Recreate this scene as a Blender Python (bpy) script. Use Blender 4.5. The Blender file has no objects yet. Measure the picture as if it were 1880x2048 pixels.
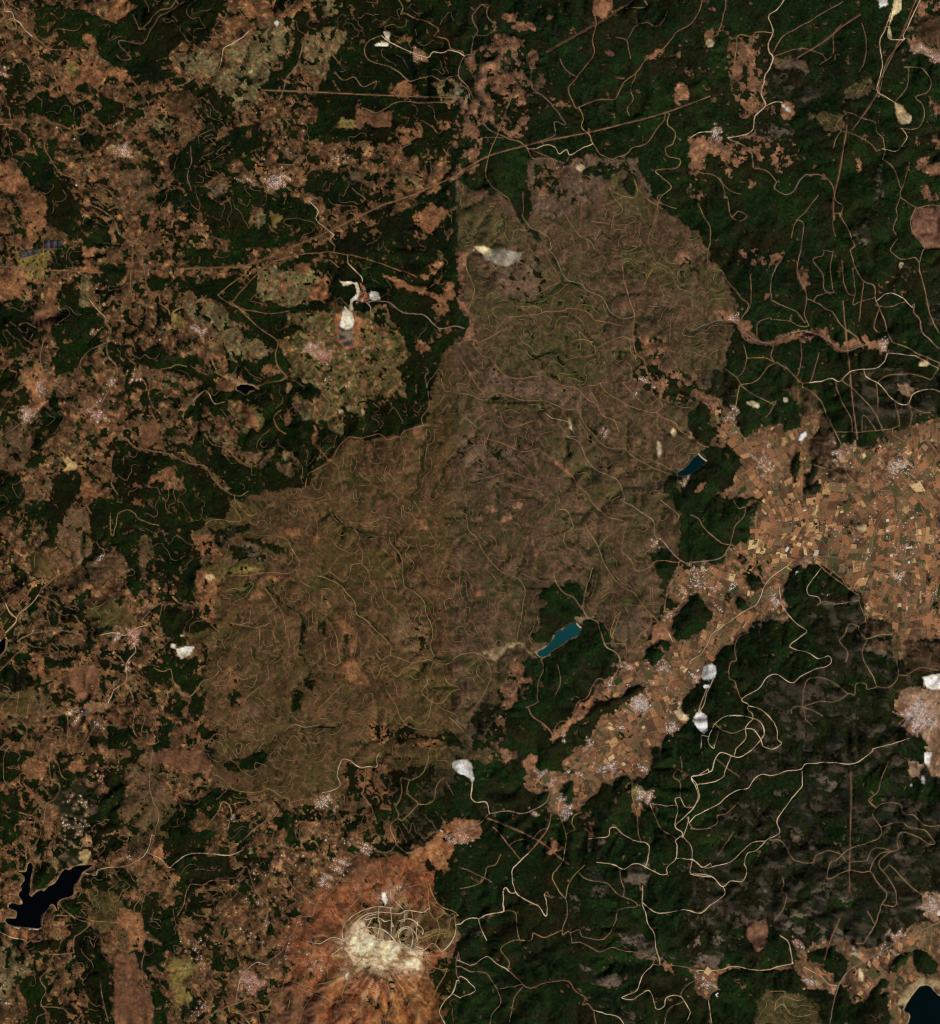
import bpy, math, random
import numpy as np
random.seed(7)
PXM = 10.0                      # metres of ground per photo pixel
SC = bpy.context.scene
COL = SC.collection

# ---------------------------------------------------------------- camera, sky, sun, exposure
ALT = 150000.0
cam_d = bpy.data.cameras.new("camera")
cam = bpy.data.objects.new("camera", cam_d)
COL.objects.link(cam)
cam.location = (0, 0, ALT)
cam.rotation_euler = (0, 0, 0)
cam_d.sensor_fit = 'VERTICAL'
cam_d.sensor_height = 24.0
cam_d.lens = 24.0 * (ALT - 110.0) / 20480.0
cam_d.clip_start = 1000.0
cam_d.clip_end = 500000.0
SC.camera = cam

SUN_EL, SUN_AZ = 43.0, 138.0     # degrees; azimuth clockwise from north (top of the picture)
world = bpy.data.worlds.new("World")
SC.world = world
world.use_nodes = True
wn = world.node_tree
bg = wn.nodes["Background"]
sky = wn.nodes.new("ShaderNodeTexSky")
sky.sky_type = 'NISHITA'
sky.sun_disc = False
sky.sun_elevation = math.radians(SUN_EL)
sky.sun_rotation = math.radians(SUN_AZ)
wn.links.new(sky.outputs[0], bg.inputs[0])
bg.inputs[1].default_value = 0.05
sd = bpy.data.lights.new("sun", 'SUN')
sd.energy = 4.0
sd.angle = math.radians(0.5)
sd.color = (1.0, 0.95, 0.88)
sun = bpy.data.objects.new("sun", sd)
COL.objects.link(sun)
sun.rotation_euler = (math.radians(90 - SUN_EL), 0, math.radians(180 - SUN_AZ))
sun.location = (0, 0, 9000)
SC.view_settings.view_transform = 'Standard'
SC.view_settings.look = 'None'
SC.view_settings.exposure = -0.36
SC.view_settings.gamma = 1.0
SC.view_settings.use_curve_mapping = False
SC.cycles.filter_width = 1.15       # crisp, like a resampled sensor image

# ---------------------------------------------------------------- the map: land cover, roads and villages traced by eye
# t = tile (column, row), p = patch, b = blob, r = road (width kind), v = valley, h = houses, w = water
DATA = """
t Z
p M 0,0 68,0 64,18 60,28 86,28 92,34 78,42 55,52 42,56 44,70 47,84 46,95 43,98 38,103 39,117 40,133 43,147 50,150 70,146 88,148 88,164 80,170 84,181 75,186 88,201 0,201
p B 90,35 93.5,37.5 98.5,38.5 102,42 103,45.5 105,41 104,31 115,34 124,31 130,41 137,45.5 140,51 143,56 145,60 144,65 143,70 142,76 141,79 139.5,86 137,89.5 133.5,93.5 132.5,98.5 134,104 133,110 131,118 128.5,122.5 125,130 121.5,129 119,123 116,121.5 113,121.5 108,125 105.5,129 104,134 101,141 100,147 96,150 92,149 89,148 70,160 60,158 50,156 40,158 42,150 43,145 40,135 41,129 39.5,123 40,115 39,108 38,103 44,98.5 53,96.5 60,96 64,91 68,86 76,86 84,83 85,76 87,70 90.5,66 91,59 89.5,50|burned_hillside|broad brown burned hillside combed by pale contour tracks, between the mine village and the farmed eastern plain
p D 156,112 165,114 178,132 176,150 185,160 185,180 165,186 150,182 140,170 147,150 150,135
t 0 0
p F 28,3 45,5 70,10 78,15 95,12 98,0 138,0 168,2 160,15 155,28 135,30 125,42 118,44 130,56 118,60 104,62 92,52 80,45 72,42 70,28 62,25 62,35 50,36 42,24 34,30 26,26 26,12
p S 80,0 92,0 98,8 93,12 84,16 79,14 79,6|bare_clearing|square salmon-coloured clearing at the top edge, ringed by dark forest
p F 12,46 18,52 14,66 6,80 4,62 9,55
p F 30,66 44,68 52,76 66,74 70,80 58,88 50,96 40,90 28,84 20,88 18,78 25,72
p F 0,95 14,97 20,110 10,115 0,118
p F 8,116 40,112 46,130 55,132 58,150 62,160 78,165 84,180 100,184 60,184 62,176 50,172 34,168 33,160 34,145 22,138 15,124
p F 150,60 162,68 168,78 170,90 160,104 185,98 185,112 168,122 172,128 158,130 150,140 152,148 165,152 185,138 185,184 160,175 150,158 135,158 128,150 118,156 110,145 130,140 128,128 124,120 130,112 140,108 150,92 148,75
p C 124,70 140,68 148,78 140,84 126,82 120,80
p F 75,70 88,74 95,78 86,92 78,90 68,86 74,80
p F 55,95 70,100 80,104 68,112 60,108
p S 48,50 62,48 72,44 82,48 90,54 98,60 90,60 84,56 76,58 70,66 62,60 55,66 44,72 38,72 34,66 44,58
p S 0,118 8,118 14,128 22,138 30,146 34,152 32,170 28,178 22,176 20,166 16,158 22,150 16,144 6,142 0,138|bare_ridge|salmon bare ridge running down from the left edge beside dark forest
p C 54,52 60,52 60,58 54,60 50,56
p Y 51,46 56,46 56,54 52,56
p P 130,46 142,38 160,37 164,42 162,50 178,60 185,66 185,85 176,80 165,72 158,58 145,52 138,56
p P 116,88 124,84 130,90 126,98 116,100
p S 118,108 126,104 135,110 132,114 122,112
p L 84,126 112,124 116,150 110,160 100,152 96,134
p K 154,136 168,138 169,146 160,150 154,146
p S 162,16 172,12 178,20 168,26
p S 64,26 70,28 69,38 67,42 64,34
r 2.5 w 2,0 4,5 4,8 9,9 11,14 15,17 19,22 24,27
r 2 t 24,27 30,31 36,36 44,37 56,38 62,43
r 2.5 y 6,15 11,16 12,21 7,21 5,18
r 1.2 t 98,10 101,17 104,22 110,16 118,8 127,5 130,0
r 1.2 t 137,1 124,9 118,12 113,20 106,32 98,32 89,30 89,34 97,43 90,44 86,40
r 2 w 164,45 166,36 178,29 184,24
r 1.2 g 141,108 142,120 139,130 141,140
r 1.6 t 165,40 161,52 150,53 140,60 130,65
r 2 o 7,80 8,87 9,92 0,92
r 1.2 t 22,27 16,30 10,36
r 1.2 t 32,85 36,90 44,92 54,97 60,100 64,97
r 1.2 t 36,100 33,108 38,118 46,128 56,132
r 1.2 t 98,60 104,67
r 1.2 t 50,72 54,77 62,74 70,70
r 1.4 g 59,150 72,154 84,162 88,172 98,180
h 92,112 8 9 110 m the red and white upper-left village
h 34,100 40 40 20 m scattered upper-left farms
h 86,92 2 2 6 w scattered upper-left farms
h 4,52 4 6 15 w the hamlet on the left edge near the top
t 1 0
p P 0,34 14,26 28,20 36,10 50,12 50,24 44,38 36,44 28,50 30,60 22,68 20,76 6,80 0,80
p P 62,10 66,4 74,0 82,4 80,8 70,14 62,16
p P 55,30 62,22 78,18 86,24 85,32 78,38 74,46 70,50 72,56 66,58 60,54 54,46 56,38
p Y 80,24 83,26 82,31 78,31
p F 47,14 60,8 58,14 62,18 84,10 82,18 60,22 54,26 53,38 50,48 42,58 36,54 44,44 48,30
p F 28,52 38,54 40,62 50,60 50,68 64,70 66,62 78,60 86,64 86,80 60,80 56,72 44,70 38,74 24,68 28,60
p F 70,84 80,80 94,82 95,86 82,86 78,94 72,98 66,104 58,102 54,94 60,92 66,88
p F 0,98 16,92 26,94 30,104 22,110 10,112 0,120
p F 0,134 20,136 24,142 50,146 62,152 66,164 60,172 40,180 30,184 0,184 0,170 18,168 26,156 14,152 0,156
p P 16,162 22,156 28,160 22,170
p Y 30,158 40,160 34,168
p F 56,128 70,124 80,128 88,134 96,132 100,138 92,146 88,156 80,150 72,154 66,146 56,142
p F 125,104 150,100 158,104 160,116 150,118 130,116
p S 136,158 150,150 160,156 158,164 150,172 140,168 134,162
p S 118,70 128,60 136,62 139,72|bare_clearing|triangular tan clearing standing on the straight cut line, dark forest round it
p P 150,64 160,56 172,64 178,72 172,82 166,84 160,78 154,70
p X 172,82 185,72 185,110 172,104 150,96 152,90 166,90
p J 94,80 108,84 121,82 119,94 108,95 104,92 96,96 92,94|bare_clearing|red-brown terraced slope south of the straight cut line, squarish outline
p S 124,94 140,94 142,102 130,108 120,100
p Y 82,88 92,90 90,96 80,94
p O 5,0 14,4 22,10 36,12 50,6 52,10 40,14 24,13 10,12
p W 113,23 118,24 118,31 115,28|quarry|small white works patch at the top of the forest track loop
p W 106,33 112,31 118,32 116,35 108,34|quarry|bright white works patch inside the forest track loop
p V 134,34 145,38 146,46 136,46
p W 35,15 37,17 35,20 33,18
b S 33,5 4 3
b K 92,130 5 6
r 2 y 125,0 128,6 126,11
r 1.6 o 130,10 138,14 146,16 154,22 151,27 160,29 164,36 172,38 173,41
r 2.4 w 173,41 164,37 156,39 150,38 146,42 138,40 128,36 120,32 115,29
r 2 t 112,26 102,31 99,38 102,44 108,47 118,49 126,54 132,60 140,58 148,56 156,60 162,57
r 2 t 174,41 170,48 169,56 174,62 178,68 180,75
r 1.6 y 80,34 76,40 80,46
r 1.6 o 78,54 84,59 92,57 98,64 108,60 106,66
r 5 c 24,67 60,68 100,70 150,72 172,72
r 5 c 184,122 160,133 140,142 122,149 112,152 90,163 75,170 60,177 42,184
r 1.6 t 176,70 168,74 156,76 140,76 124,76 116,80 108,83 98,80
r 1.6 g 54,34 50,48 42,58 40,66 36,74
r 2 w 58,148 65,156 64,162 72,170 77,174
r 1.4 t 73,177 78,182
r 1.4 t 0,34 8,29 14,22
r 1.2 t 126,108 134,104 142,98 140,92
r 1.2 t 124,118 128,126 138,128 146,132
r 1.2 t 126,110 134,106
r 1.4 t 37,122 46,122 50,126 54,132 60,126 68,122
h 34,134 9 8 230 m the large dense upper-left village
h 14,133 9 2 16 w the large dense upper-left village
h 83,118 8 5 30 w scattered upper farms
h 143,85 8 2 14 w scattered upper farms
h 60,96 40 30 40 w scattered upper farms
h 138,42 4 5 30 m the clearing village with the white works in the upper forest
t 2 0
p X 4,40 30,26 46,30 50,60 60,64 60,70 48,72 52,84 50,98 42,104 30,98 20,88 14,76 12,60
b S 36,12 6 4
b S 48,20 9 4
b S 66,12 3 2
b J 105,5 8 8
p O 98,0 110,0 113,4 110,12 106,14 100,10|bare_clearing|rounded salmon clearing at the top edge above the long forest road
b S 32,30 8 4
b S 54,45 4 7
b S 34,60 8 5
b L 60,60 3 6
b S 76,79 5 2
b J 111,40 4 2 30
b J 118,58 3 1
p X 0,78 14,76 20,88 18,92 12,96 14,110 16,116 8,128 0,130
p F 14,95 24,98 34,101 48,110 40,112 28,114 22,106
p L 50,118 66,117 80,122 96,114 113,119 131,116 133,130 142,140 146,152 148,158 140,150 132,146 126,138 120,126 108,128 104,144 96,150 80,160 60,160 52,150 50,140
p X 54,120 70,122 78,128 70,144 56,142
p E 110,128 122,138 131,134 140,146 146,152 140,164 126,160 116,166 110,156 104,144
p F 120,136 126,126 130,132 128,144 122,142
p K 92,124 108,120 118,126 110,132 96,130
p E 0,152 20,152 50,168 50,180 40,184 0,184
p F 4,132 28,116 38,114 48,116 50,128 50,136 46,142 36,140 24,138 12,138
p F 44,142 47,150 46,158 44,156 43,148
p F 50,170 58,172 64,177 60,180 54,176
b T 89,124 4 2
p S 160,62 170,64 170,72 162,78 158,76
p S 152,36 148,42 138,44 136,42 146,36
r 2 t 0,62 6,66 8,74 16,78 19,84 17,90 22,96 28,99 36,103 44,105 50,110
r 2.5 w 50,110 56,110 64,107 70,109 73,114 79,111 81,115 88,111 94,108 98,106
r 2 t 50,111 54,117 62,117 68,117 70,122
r 5 c 0,127 16,118 26,114 44,109 60,105 80,101 100,97 120,92 140,87 156,82 170,77 185,71
r 2 y 88,80 91,88 90,94 96,100 98,106 104,114 113,118
r 2 t 113,118 122,114 128,109 138,106 144,97 150,90 152,83
r 2 y 155,84 153,92 159,98 158,106 152,110 154,116 162,118 160,124 145,126 150,132 156,138 150,144 146,150
r 2.2 o 86,80 102,74 113,74 118,68 122,60 130,54 138,44 150,37 160,24 170,18 176,10 179,0
r 1.8 o 84,78 80,66 84,60 92,50 99,40 98,30 101,18 99,10
r 4 d 64,39 90,24 108,14 128,0
r 1.2 t 16,4 9,12 13,22 10,28 8,40
r 1.2 t 22,4 20,12 26,20 20,26 13,26
r 1.2 t 74,44 78,52 84,56
r 1.2 g 55,45 52,60 56,68 62,72 70,80 76,88 78,93 70,90 70,100 60,104
r 1.2 t 126,26 130,20 138,17 144,20 150,16 154,8
r 1.2 t 115,28 123,30 125,40 126,44
r 1.2 t 130,56 126,66 128,74 124,80 126,86
r 1.6 o 129,132 132,140 140,148 146,152
r 1.6 y 111,140 118,144 128,146 131,142 129,134
r 1.6 t 110,138 114,146 120,154 118,158 114,160 112,168
r 1.2 t 49,110 60,114 70,118 78,121
r 1.6 t 46,142 47,156 46,160 52,168 60,172 66,176 68,184
r 1.4 t 77,158 82,166 88,174 96,178 100,184
r 1.4 t 97,164 108,165 118,167
r 1.6 t 147,158 142,168 139,176 141,184
r 1.2 o 90,150 89,168
r 1.2 t 17,102 26,102 36,102
r 1.4 t 160,154 148,150 146,145 150,144
r 1.4 t 118,6 130,6 138,5 136,0
r 1 y 24,70 40,64 20,120 22,136 36,147
h 74,123 3 1 5 w scattered upper farms
h 124,113 3 1 6 m scattered upper farms
v 130,60 136,70 128,84 120,90
v 70,128 52,140 46,150
t 3 0
b X 14,29 6 6
b T 15,32 3 3
p D 36,28 56,26 58,40 54,56 54,70 48,80 36,86 40,70 34,60 36,45
p D 58,42 74,40 86,46 88,52 80,60 98,58 100,68 86,80 78,76 70,72 60,72 56,60
p X 30,28 42,26 56,25 60,38 56,56 56,80 50,88 38,88 32,70 28,50
p X 44,56 52,50 54,70 50,80 40,78
p L 62,42 74,41 85,46 88,50 86,53 76,50 62,50
p S 34,72 48,70 50,80 40,82
p X 0,100 24,102 46,98 56,80 62,78 72,92 76,100 82,108 80,120 66,128 50,118 46,126 40,120 30,132 20,120 0,130
p S 0,103 20,102 30,106 30,120 14,112 8,124 0,126
p K 50,85 66,84 76,92 78,104 66,104 48,100 46,90
p E 88,86 100,82 112,86 116,94 106,98 92,94
p E 116,66 126,60 134,54 138,66 124,74 112,76
b O 71,80 6 7
p W 67,76 73,79 75,83 71,82|quarry|small white pit at the end of the pale forest road, tan spoil below it
p F 74,100 86,94 94,86 100,96 96,106 84,112 76,106
p F 74,118 96,106 108,104 106,130 92,130 84,124
p T 150,4 156,0 160,0 156,8 150,12 148,22 150,28 148,30 146,24
p W 136,0 148,0 146,4 140,6|quarry|white works patch cut by the top edge at the upper right
p X 168,0 185,0 185,36 175,36 168,30 168,18
p C 168,10 185,14 185,34 174,34 168,24
p V 160,22 166,20 168,32 176,37 185,38 185,52 176,44 163,36
p T 151,76 156,78 160,83 164,86 163,91 158,93 154,90 152,84|quarry|pale yellow quarry shaped like a figure eight, alone in the upper right forest
p J 168,154 185,152 185,184 174,184 164,172 163,162|burned_plateau|round smooth brown plateau at the right edge, rimmed by a pale track
p X 176,72 185,70 185,90 177,86
p X 180,96 185,96 185,110 178,108
p X 168,116 176,116 185,120 185,134 172,128 168,124
p X 168,134 176,138 180,146 172,148
p K 139,124 143,124 143,144 138,158 134,152 138,140
p K 124,164 132,164 134,176 128,184 120,180
b S 125,122 2 6
b X 6,140 8 7
b X 42,136 14 3 15
r 3.5 w 70,0 64,8 58,12 61,22 58,32 58,38 61,42 59,50 55,56 54,64 53,70 56,78 48,86 46,96 40,100 28,102
r 3 w 56,78 62,75 68,76
r 3 w 0,102 8,98 16,97
r 1.8 g 30,104 40,108 46,114 47,124
r 2 t 62,38 68,28 80,20 95,12 113,1
r 5 c 79,43 100,30 112,20 126,11
r 4 c 167,0 158,22 148,44 140,60 138,70 126,88 120,96
r 4 c 116,93 113,112 110,130 106,150 107,163
r 2.5 w 148,10 144,22 140,32 142,48 138,66 146,73 151,76
r 3 w 170,0 165,10 162,18 158,26 158,29 148,29 146,26 147,20
r 2 w 156,95 160,101 157,107 152,112 142,110
r 2 t 155,95 168,95 173,86 172,78 167,72 176,68 178,60 173,52 168,50 158,50
r 1.6 t 151,76 160,64 162,50
r 1.6 t 106,158 106,168 108,176
r 2 o 110,158 116,168 122,182
r 1.6 t 85,129 98,130 106,138 108,148 113,152 110,160
r 2 g 62,139 68,143 76,142 82,132 86,129 90,130
r 1.6 t 47,124 56,126 64,135
r 1.6 t 78,162 84,166 82,184
r 1.4 y 95,144 86,156 78,164 75,176
r 1.4 t 142,118 150,124 156,139 160,128 162,120
r 1.8 t 156,139 155,146 164,152 168,154
r 1.6 t 156,146 152,154 153,160 150,170 153,176 148,184
r 2.5 t 167,154 163,162 164,170 172,178 173,184
r 2.2 t 168,154 178,152 185,153
r 1.6 t 0,128 10,128 20,131 28,140 38,144
r 1.4 t 22,132 26,142 25,147
r 1.4 y 6,150 10,160 15,168 15,180
r 1.4 o 28,146 30,160 36,156 42,160 36,164 30,160
r 1.6 y 60,24 48,24 46,27 36,26 34,36 33,44
r 1.4 t 108,92 116,84 128,88
r 1.4 t 106,110 108,102 114,97 130,104 138,112
r 1.4 t 128,88 137,91 138,98 142,102 144,112
r 1.6 t 139,72 145,46 154,34 160,28
r 1.4 t 112,18 106,26 106,36 104,42 96,48
r 1.2 t 127,18 130,30 129,46 125,54
r 1.4 t 62,42 72,38 84,36 98,40
r 1.6 o 20,26 24,14 26,4 26,0
h 20,99 6 3 70 w the pale roadside village in the upper right forest
h 172,38 10 4 40 w the works town at the upper right corner
h 182,44 3 5 40 m the works town at the upper right corner
v 138,118 120,128 106,140
t 0 1
p F 38,0 62,0 62,14 50,14 38,14
p F 0,40 20,36 28,38 30,52 26,58 36,60 34,64 24,68 18,72 8,74 0,68
p F 44,26 58,24 60,38 70,44 72,48 78,54 66,62 78,70 60,80 56,90 44,92 40,94 42,70 38,60 44,48 42,32
p F 72,12 94,10 92,20 86,30 80,38 72,42 70,28 80,28
p F 134,0 184,0 184,10 140,14
p F 132,18 160,22 178,18 184,22 184,80 176,60 164,42 150,32 130,30 126,24
p F 80,70 100,70 104,74 120,70 126,80 120,90 108,86 92,82 84,80
p F 122,76 140,78 152,82 158,92 160,100 150,104 152,98 140,94 134,90 120,92
p F 0,88 12,90 16,98 10,104 0,106
p F 38,102 42,106 44,118 46,132 34,142 26,150 28,126 34,116
p F 0,108 14,108 14,118 0,118
p F 160,100 184,104 184,112 168,112 172,126 158,124 150,118 146,108
p F 84,140 94,142 104,148 124,152 138,158 150,162 160,176 184,182 184,184 140,184 130,160 118,162 110,174 100,174 90,178 84,166 82,150
p F 124,140 142,146 148,134 156,134 166,150 176,158 184,160 184,184 150,160
p F 0,166 16,166 20,180 14,184 0,184
p F 46,164 62,164 66,170 60,182 56,184 38,184 38,170
p F 20,150 36,152 28,160 20,162
p S 0,12 16,14 22,22 36,20 28,26 18,28 16,36 0,38
p Y 10,0 30,0 36,4 36,18 30,20 22,24 18,14 14,8
p J 26,46 42,42 42,52 36,59 24,54
p S 36,26 44,22 44,30 40,42 36,42 34,34
p P 60,18 68,18 66,30 62,42 59,42 58,30
p S 62,0 70,0 68,14 76,16 66,18 56,14 62,12
p P 136,36 142,36 146,44 156,40 168,46 172,58 178,60 182,72 184,78 176,84 170,80 164,64 156,58 146,54 140,48
p Y 128,48 134,44 138,52 130,60 126,56
p Y 74,72 79,70 78,78 72,78
p S 26,86 30,84 34,92 40,98 34,104 34,112 38,118 32,116 24,124 18,120 22,112 24,104 16,98 22,96 16,92
p V 18,120 26,118 24,124 14,130 12,126
p L 0,130 20,126 26,140 22,150 20,160 16,164 8,160 0,158
p T 47,155 50,152 54,157 60,156 56,163 46,164 50,160|quarry|pale yellow wedge-shaped quarry among the left-hand fields
p S 56,157 62,157 66,168 70,176 78,184 58,184 62,170
p O 70,92 78,90 80,98 70,99
p P 152,135 160,138 170,138 172,142 182,146 160,142
p P 116,148 126,150 124,152
p J 160,96 174,98 172,104 160,104
p V 165,94 172,91 178,96 184,100 176,101 168,98
b S 121,167 10 4 -20
p J 102,130 116,126 118,138 112,145 106,144
r 1.6 t 98,0 97,18 96,30 92,36
r 1.4 t 105,0 107,20 110,30 118,34
r 1.8 t 34,64 30,78 32,92 34,100 30,108 26,118 10,132 0,138
r 1.8 g 78,54 82,60 79,68 80,78 86,86 86,96 82,102 72,120
r 1.4 t 80,68 66,74 60,82 60,90
r 1.4 t 36,98 44,100 50,106 56,104
r 1.4 w 66,35 72,44 78,50
r 4 c 0,12 18,14 36,15 60,16 76,17
r 4 c 134,14 160,13 184,12
r 1.8 y 118,40 124,44 126,48 130,44 136,42
r 1.8 y 144,40 150,36 154,40
r 1.4 t 154,76 160,90 164,92
r 1.4 t 94,140 100,146 110,148 125,151 140,158 152,160 158,170 170,180
r 1.4 t 152,137 158,144 168,147 176,156 184,160
r 1.4 y 170,180 178,182 184,178
r 1.4 t 84,148 82,160 84,168 83,174 88,182
r 1.2 y 162,33 170,26 178,20 180,18
r 1.4 t 161,33 170,40 178,44 184,48
r 1.2 y 14,56 20,54 28,58
r 1.2 y 120,88 126,87 130,85 138,86
r 1.6 w 142,112 152,104 158,113 166,112
h 83,98 4 4 25 m the left-hand hillside village
h 72,122 7 5 110 R the left-hand hillside village
h 20,122 6 4 100 w the white ribbon village near the left edge
h 30,104 2 12 45 w the white ribbon village near the left edge
h 149,59 5 3 60 w the white hamlet among green fields
h 68,62 1 2 8 w scattered left-hand farms
h 100,95 4 3 20 m scattered left-hand farms
h 90,60 60 60 60 w scattered left-hand farms
v 2,46 30,50 46,48 60,50
t 1 1
p P 20,12 34,12 40,16 44,12 52,14 64,14 68,22 62,34 56,40 44,44 36,40 22,36 18,24
b S 40,26 5 5
b S 54,12 6 4
p Q 40,50 56,46 70,46 78,48 90,44 100,46 108,42 116,42 120,52 124,58 126,66 134,76 128,84 122,88 130,96 132,110 122,106 116,112 104,110 100,116 90,116 84,118 78,114 84,124 86,130 84,138 76,134 72,126 64,126 58,120 50,112 46,110 52,106 60,114 68,106 66,102 56,98 42,94 44,84 36,74 36,68 46,62 56,62 52,56 42,54
p F 54,98 66,102 67,108 58,114 52,106
p P 0,54 8,56 10,66 20,66 30,70 28,78 18,84 12,80 6,84 0,80
p Q 0,112 16,114 20,118 24,124 25,134 16,132 8,134 4,120
p S 10,122 18,120 20,128 22,136 24,144 22,136 14,130
p L 0,148 10,150 20,150 28,148 34,146 30,156 24,162 16,160 8,154
p L 36,158 46,156 50,166 44,168 38,162
b P 44,152 5 3
b X 30,88 6 5
p S 60,128 64,132 66,146 70,154 74,156 72,158 66,150 62,140
b X 43,124 4 5
b P 53,118 8 4 30
p S 112,18 124,20 136,26 148,32 158,34 164,42 160,42 152,36 140,33 130,28 120,22 112,20
b X 156,46 8 6
b S 162,30 5 6
b X 150,16 8 8
b V 155,11 3 4
p S 164,0 176,2 172,14 172,40 180,54 180,66 172,68 168,72 178,50 170,44 170,24 168,10
p S 139,66 144,66 149,74 144,76 140,74
p O 64,22 70,20 75,24 72,30 76,36 68,38 62,36 58,34
p C 72,38 78,38 84,43 82,48 74,46 71,44|mine_pit|dark triangular mine hollow with an orange floor, north of the three grey ponds
p R 75,39 78,40 78,45 75,45
p O 78,48 84,46 92,46 100,54 96,60 98,70 92,74 84,74 78,66 76,54
p W 85,42 90,46 92,52 90,58 84,60 80,58 82,52 83,46|tailings_heap|largest pale tailings basin, topmost of the three beside the mine village
p N 80,54 82,57 86,59 91,57 89,60 83,60 80,58
p H 80,60 91,60 92,66 86,66 79,66|tailings_heap|middle oval tailings basin, half grey mud, beside the mine village
p N 80,61 84,63 86,66 80,66
p N 82,67 91,67 91,71 84,71|tailings_pond|lowest and darkest slate grey tailings pond beside the mine village
p W 81,23 88,24 94,24 96,30 94,36 90,38 91,44 88,44 89,36 94,32 92,25 84,27|quarry|white curling haul road and spoil west of the mine sheds
p W 104,30 110,32 111,37 105,38 103,34|quarry|white spoil yard east of the mine sheds
p V 96,24 101,28 101,38 98,34 97,28
b W 70,98 0 0
p V 42,96 47,97 46,102 42,105 40,102
p V 0,91 4,93 8,99 20,101 24,102 8,100 0,96
b T 82,120 2 2
p P 84,114 98,116 98,122 90,120
p J 134,132 142,130 144,138 138,140
b T 98,120 1 3
r 2 w 100,39 104,42 104,46
r 2.4 g 104,38 112,38 118,39 124,44 130,47 143,48 150,54 156,58 166,56 174,58
r 1.6 t 70,9 74,8 80,13
r 2 w 87,10 92,15 97,20 98,24
r 3 c 0,13 10,12 22,8 30,5 42,0
r 1.6 t 0,38 10,46 20,56 28,62 35,68 34,78 36,86 42,94
r 1.6 t 0,40 12,44 28,47 44,45
r 1.4 t 68,106 73,112 72,118 70,126
r 1.4 t 146,104 147,116 142,124 143,130
r 1.8 t 143,130 134,132 128,135 126,142 130,152 128,162 132,166
r 1.8 s 75,156 64,162 58,166 56,176
r 1.2 t 80,160 82,172 84,180
r 2.2 s 88,138 98,139 110,136 116,140 124,138
r 2.2 s 88,138 80,146 75,156
r 1.2 y 38,118 32,124 36,132 42,136
r 1.4 o 0,40 30,10 66,2 90,4 110,10 128,16 138,20
r 1.4 t 18,101 30,98 38,96
r 1.2 y 70,126 78,122 80,130 84,128
w k 5,101 10,99 18,101 19,103 15,104 12,107 8,104 5,103|pond|small black pond with a pale northern shore among left-hand forest
w k 70.5,23 72,22 74,24 72.5,25.5|pond|tiny black oval pond in the tan yard north-west of the mine
h 62,72 6 4 90 m the mine village below the grey ponds
h 69,78 7 5 110 R the mine village below the grey ponds
h 98,32 2 7 26 R the red-roofed mine works
h 80,88 25 15 30 w scattered fields below the mine village
v 108,44 108,64 107,76 104,88 102,96 88,108 82,120
t 2 1
p E 4,20 20,26 36,44 30,56 14,60 8,40
p E 44,38 70,32 96,34 104,48 96,46 80,44 60,46 44,46 40,44
p E 22,64 40,60 60,56 66,60 100,62 104,72 128,72 118,84 104,96 88,104 70,100 50,94 30,86 22,76
p E 116,0 150,0 170,6 178,40 160,30 140,20 124,30
p E 8,112 30,108 60,110 80,118 60,122 30,120
p E 60,136 90,150 100,164 120,176 130,184 90,184 70,160
p L 20,86 40,94 64,96 90,104 100,114 88,120 66,112 40,108 20,100
p L 20,10 60,4 64,30 52,38 30,30
p H 16,0 24,-1 46,2 44,8 34,12 26,10 18,6|quarry|terraced grey and ochre quarry inside the north of the burned hillside
p T 9,-3 22,-2 24,5 18,4
p X 128,66 140,64 152,66 154,74 148,80 140,78 134,76 128,78
p X 128,86 140,84 160,90 176,92 178,102 170,112 160,112 140,106 134,100 128,94
p X 160,104 184,102 184,112 172,112
b O 145,82 3 4
b O 137,70 4 4
b S 165,6 6 6
b S 8,92 3 1
p L 0,134 14,138 20,150 40,144 60,150 50,156 20,154 16,170 28,180 10,170 0,150
b L 105,134 8 4
b T 82,129 1.3 5 -20
b T 147,147 1.6 6
b O 74,160 6 2 35
b L 95,140 3 4
b T 158,135 2 3
b V 173,137 3 3
p F 0,48 7,50 8,56 4,64 0,68
p F 184,150 184,164 168,182 150,184 156,178 164,172 176,162
p F 152,168 162,166 158,176 150,182
p F 174,118 180,112 184,118 184,144 178,142 180,130
w b 177,150.5 182,155 178,160 172,164.5 166,166.5 161,166 161,164.5 166,161.5 170,157.5 174,153|reservoir|small narrow dark blue reservoir at the foot of a wooded hill
r 2 g 66,0 72,8 76,18 81,23 90,25 94,30 104,34 108,40 111,46 118,50 126,50 129,49
r 2 o 120,12 122,26 126,40 129,48 128,56 128,68 130,76 136,82 138,90 142,97 142,106 148,112 149,117 145,120 150,124 158,127 164,135 172,138 176,143 184,146
r 2.2 o 10,70 16,78 22,80 30,90 40,95 54,94 62,93 70,98 78,101 86,102 94,110 101,114 104,120 108,124 114,126 118,134
r 2 o 58,47 66,45 76,45 80,43 92,45 97,48 100,52 112,54 120,56
r 1.6 o 36,50 58,47
r 2 o 0,69 8,66 14,68 20,66 30,60
r 1.6 y 95,100 102,100 104,98 106,103 116,110 124,115 140,120 146,120
r 1.4 t 95,100 98,107 102,114
r 1.6 t 0,106 10,108 18,111 28,106 46,111 62,111 72,115 78,118 86,118 92,128 98,136 106,144 114,147 122,147 128,153 140,160 150,164 158,166
r 2.2 g 78,138 88,142 92,152 98,160 108,166 116,170 120,178 122,184
r 2 g 62,120 68,124 76,126 82,128 84,136 86,138 78,137
r 2.2 o 68,153 76,162 84,168 87,174 94,180 96,184
r 1.6 o 58,147 68,155
r 1.6 o 20,140 34,144 46,149 58,147
r 1.4 t 12,170 26,167 38,164 50,168 58,170
r 1.4 t 25,171 36,172 44,176 56,178 62,182
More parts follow.
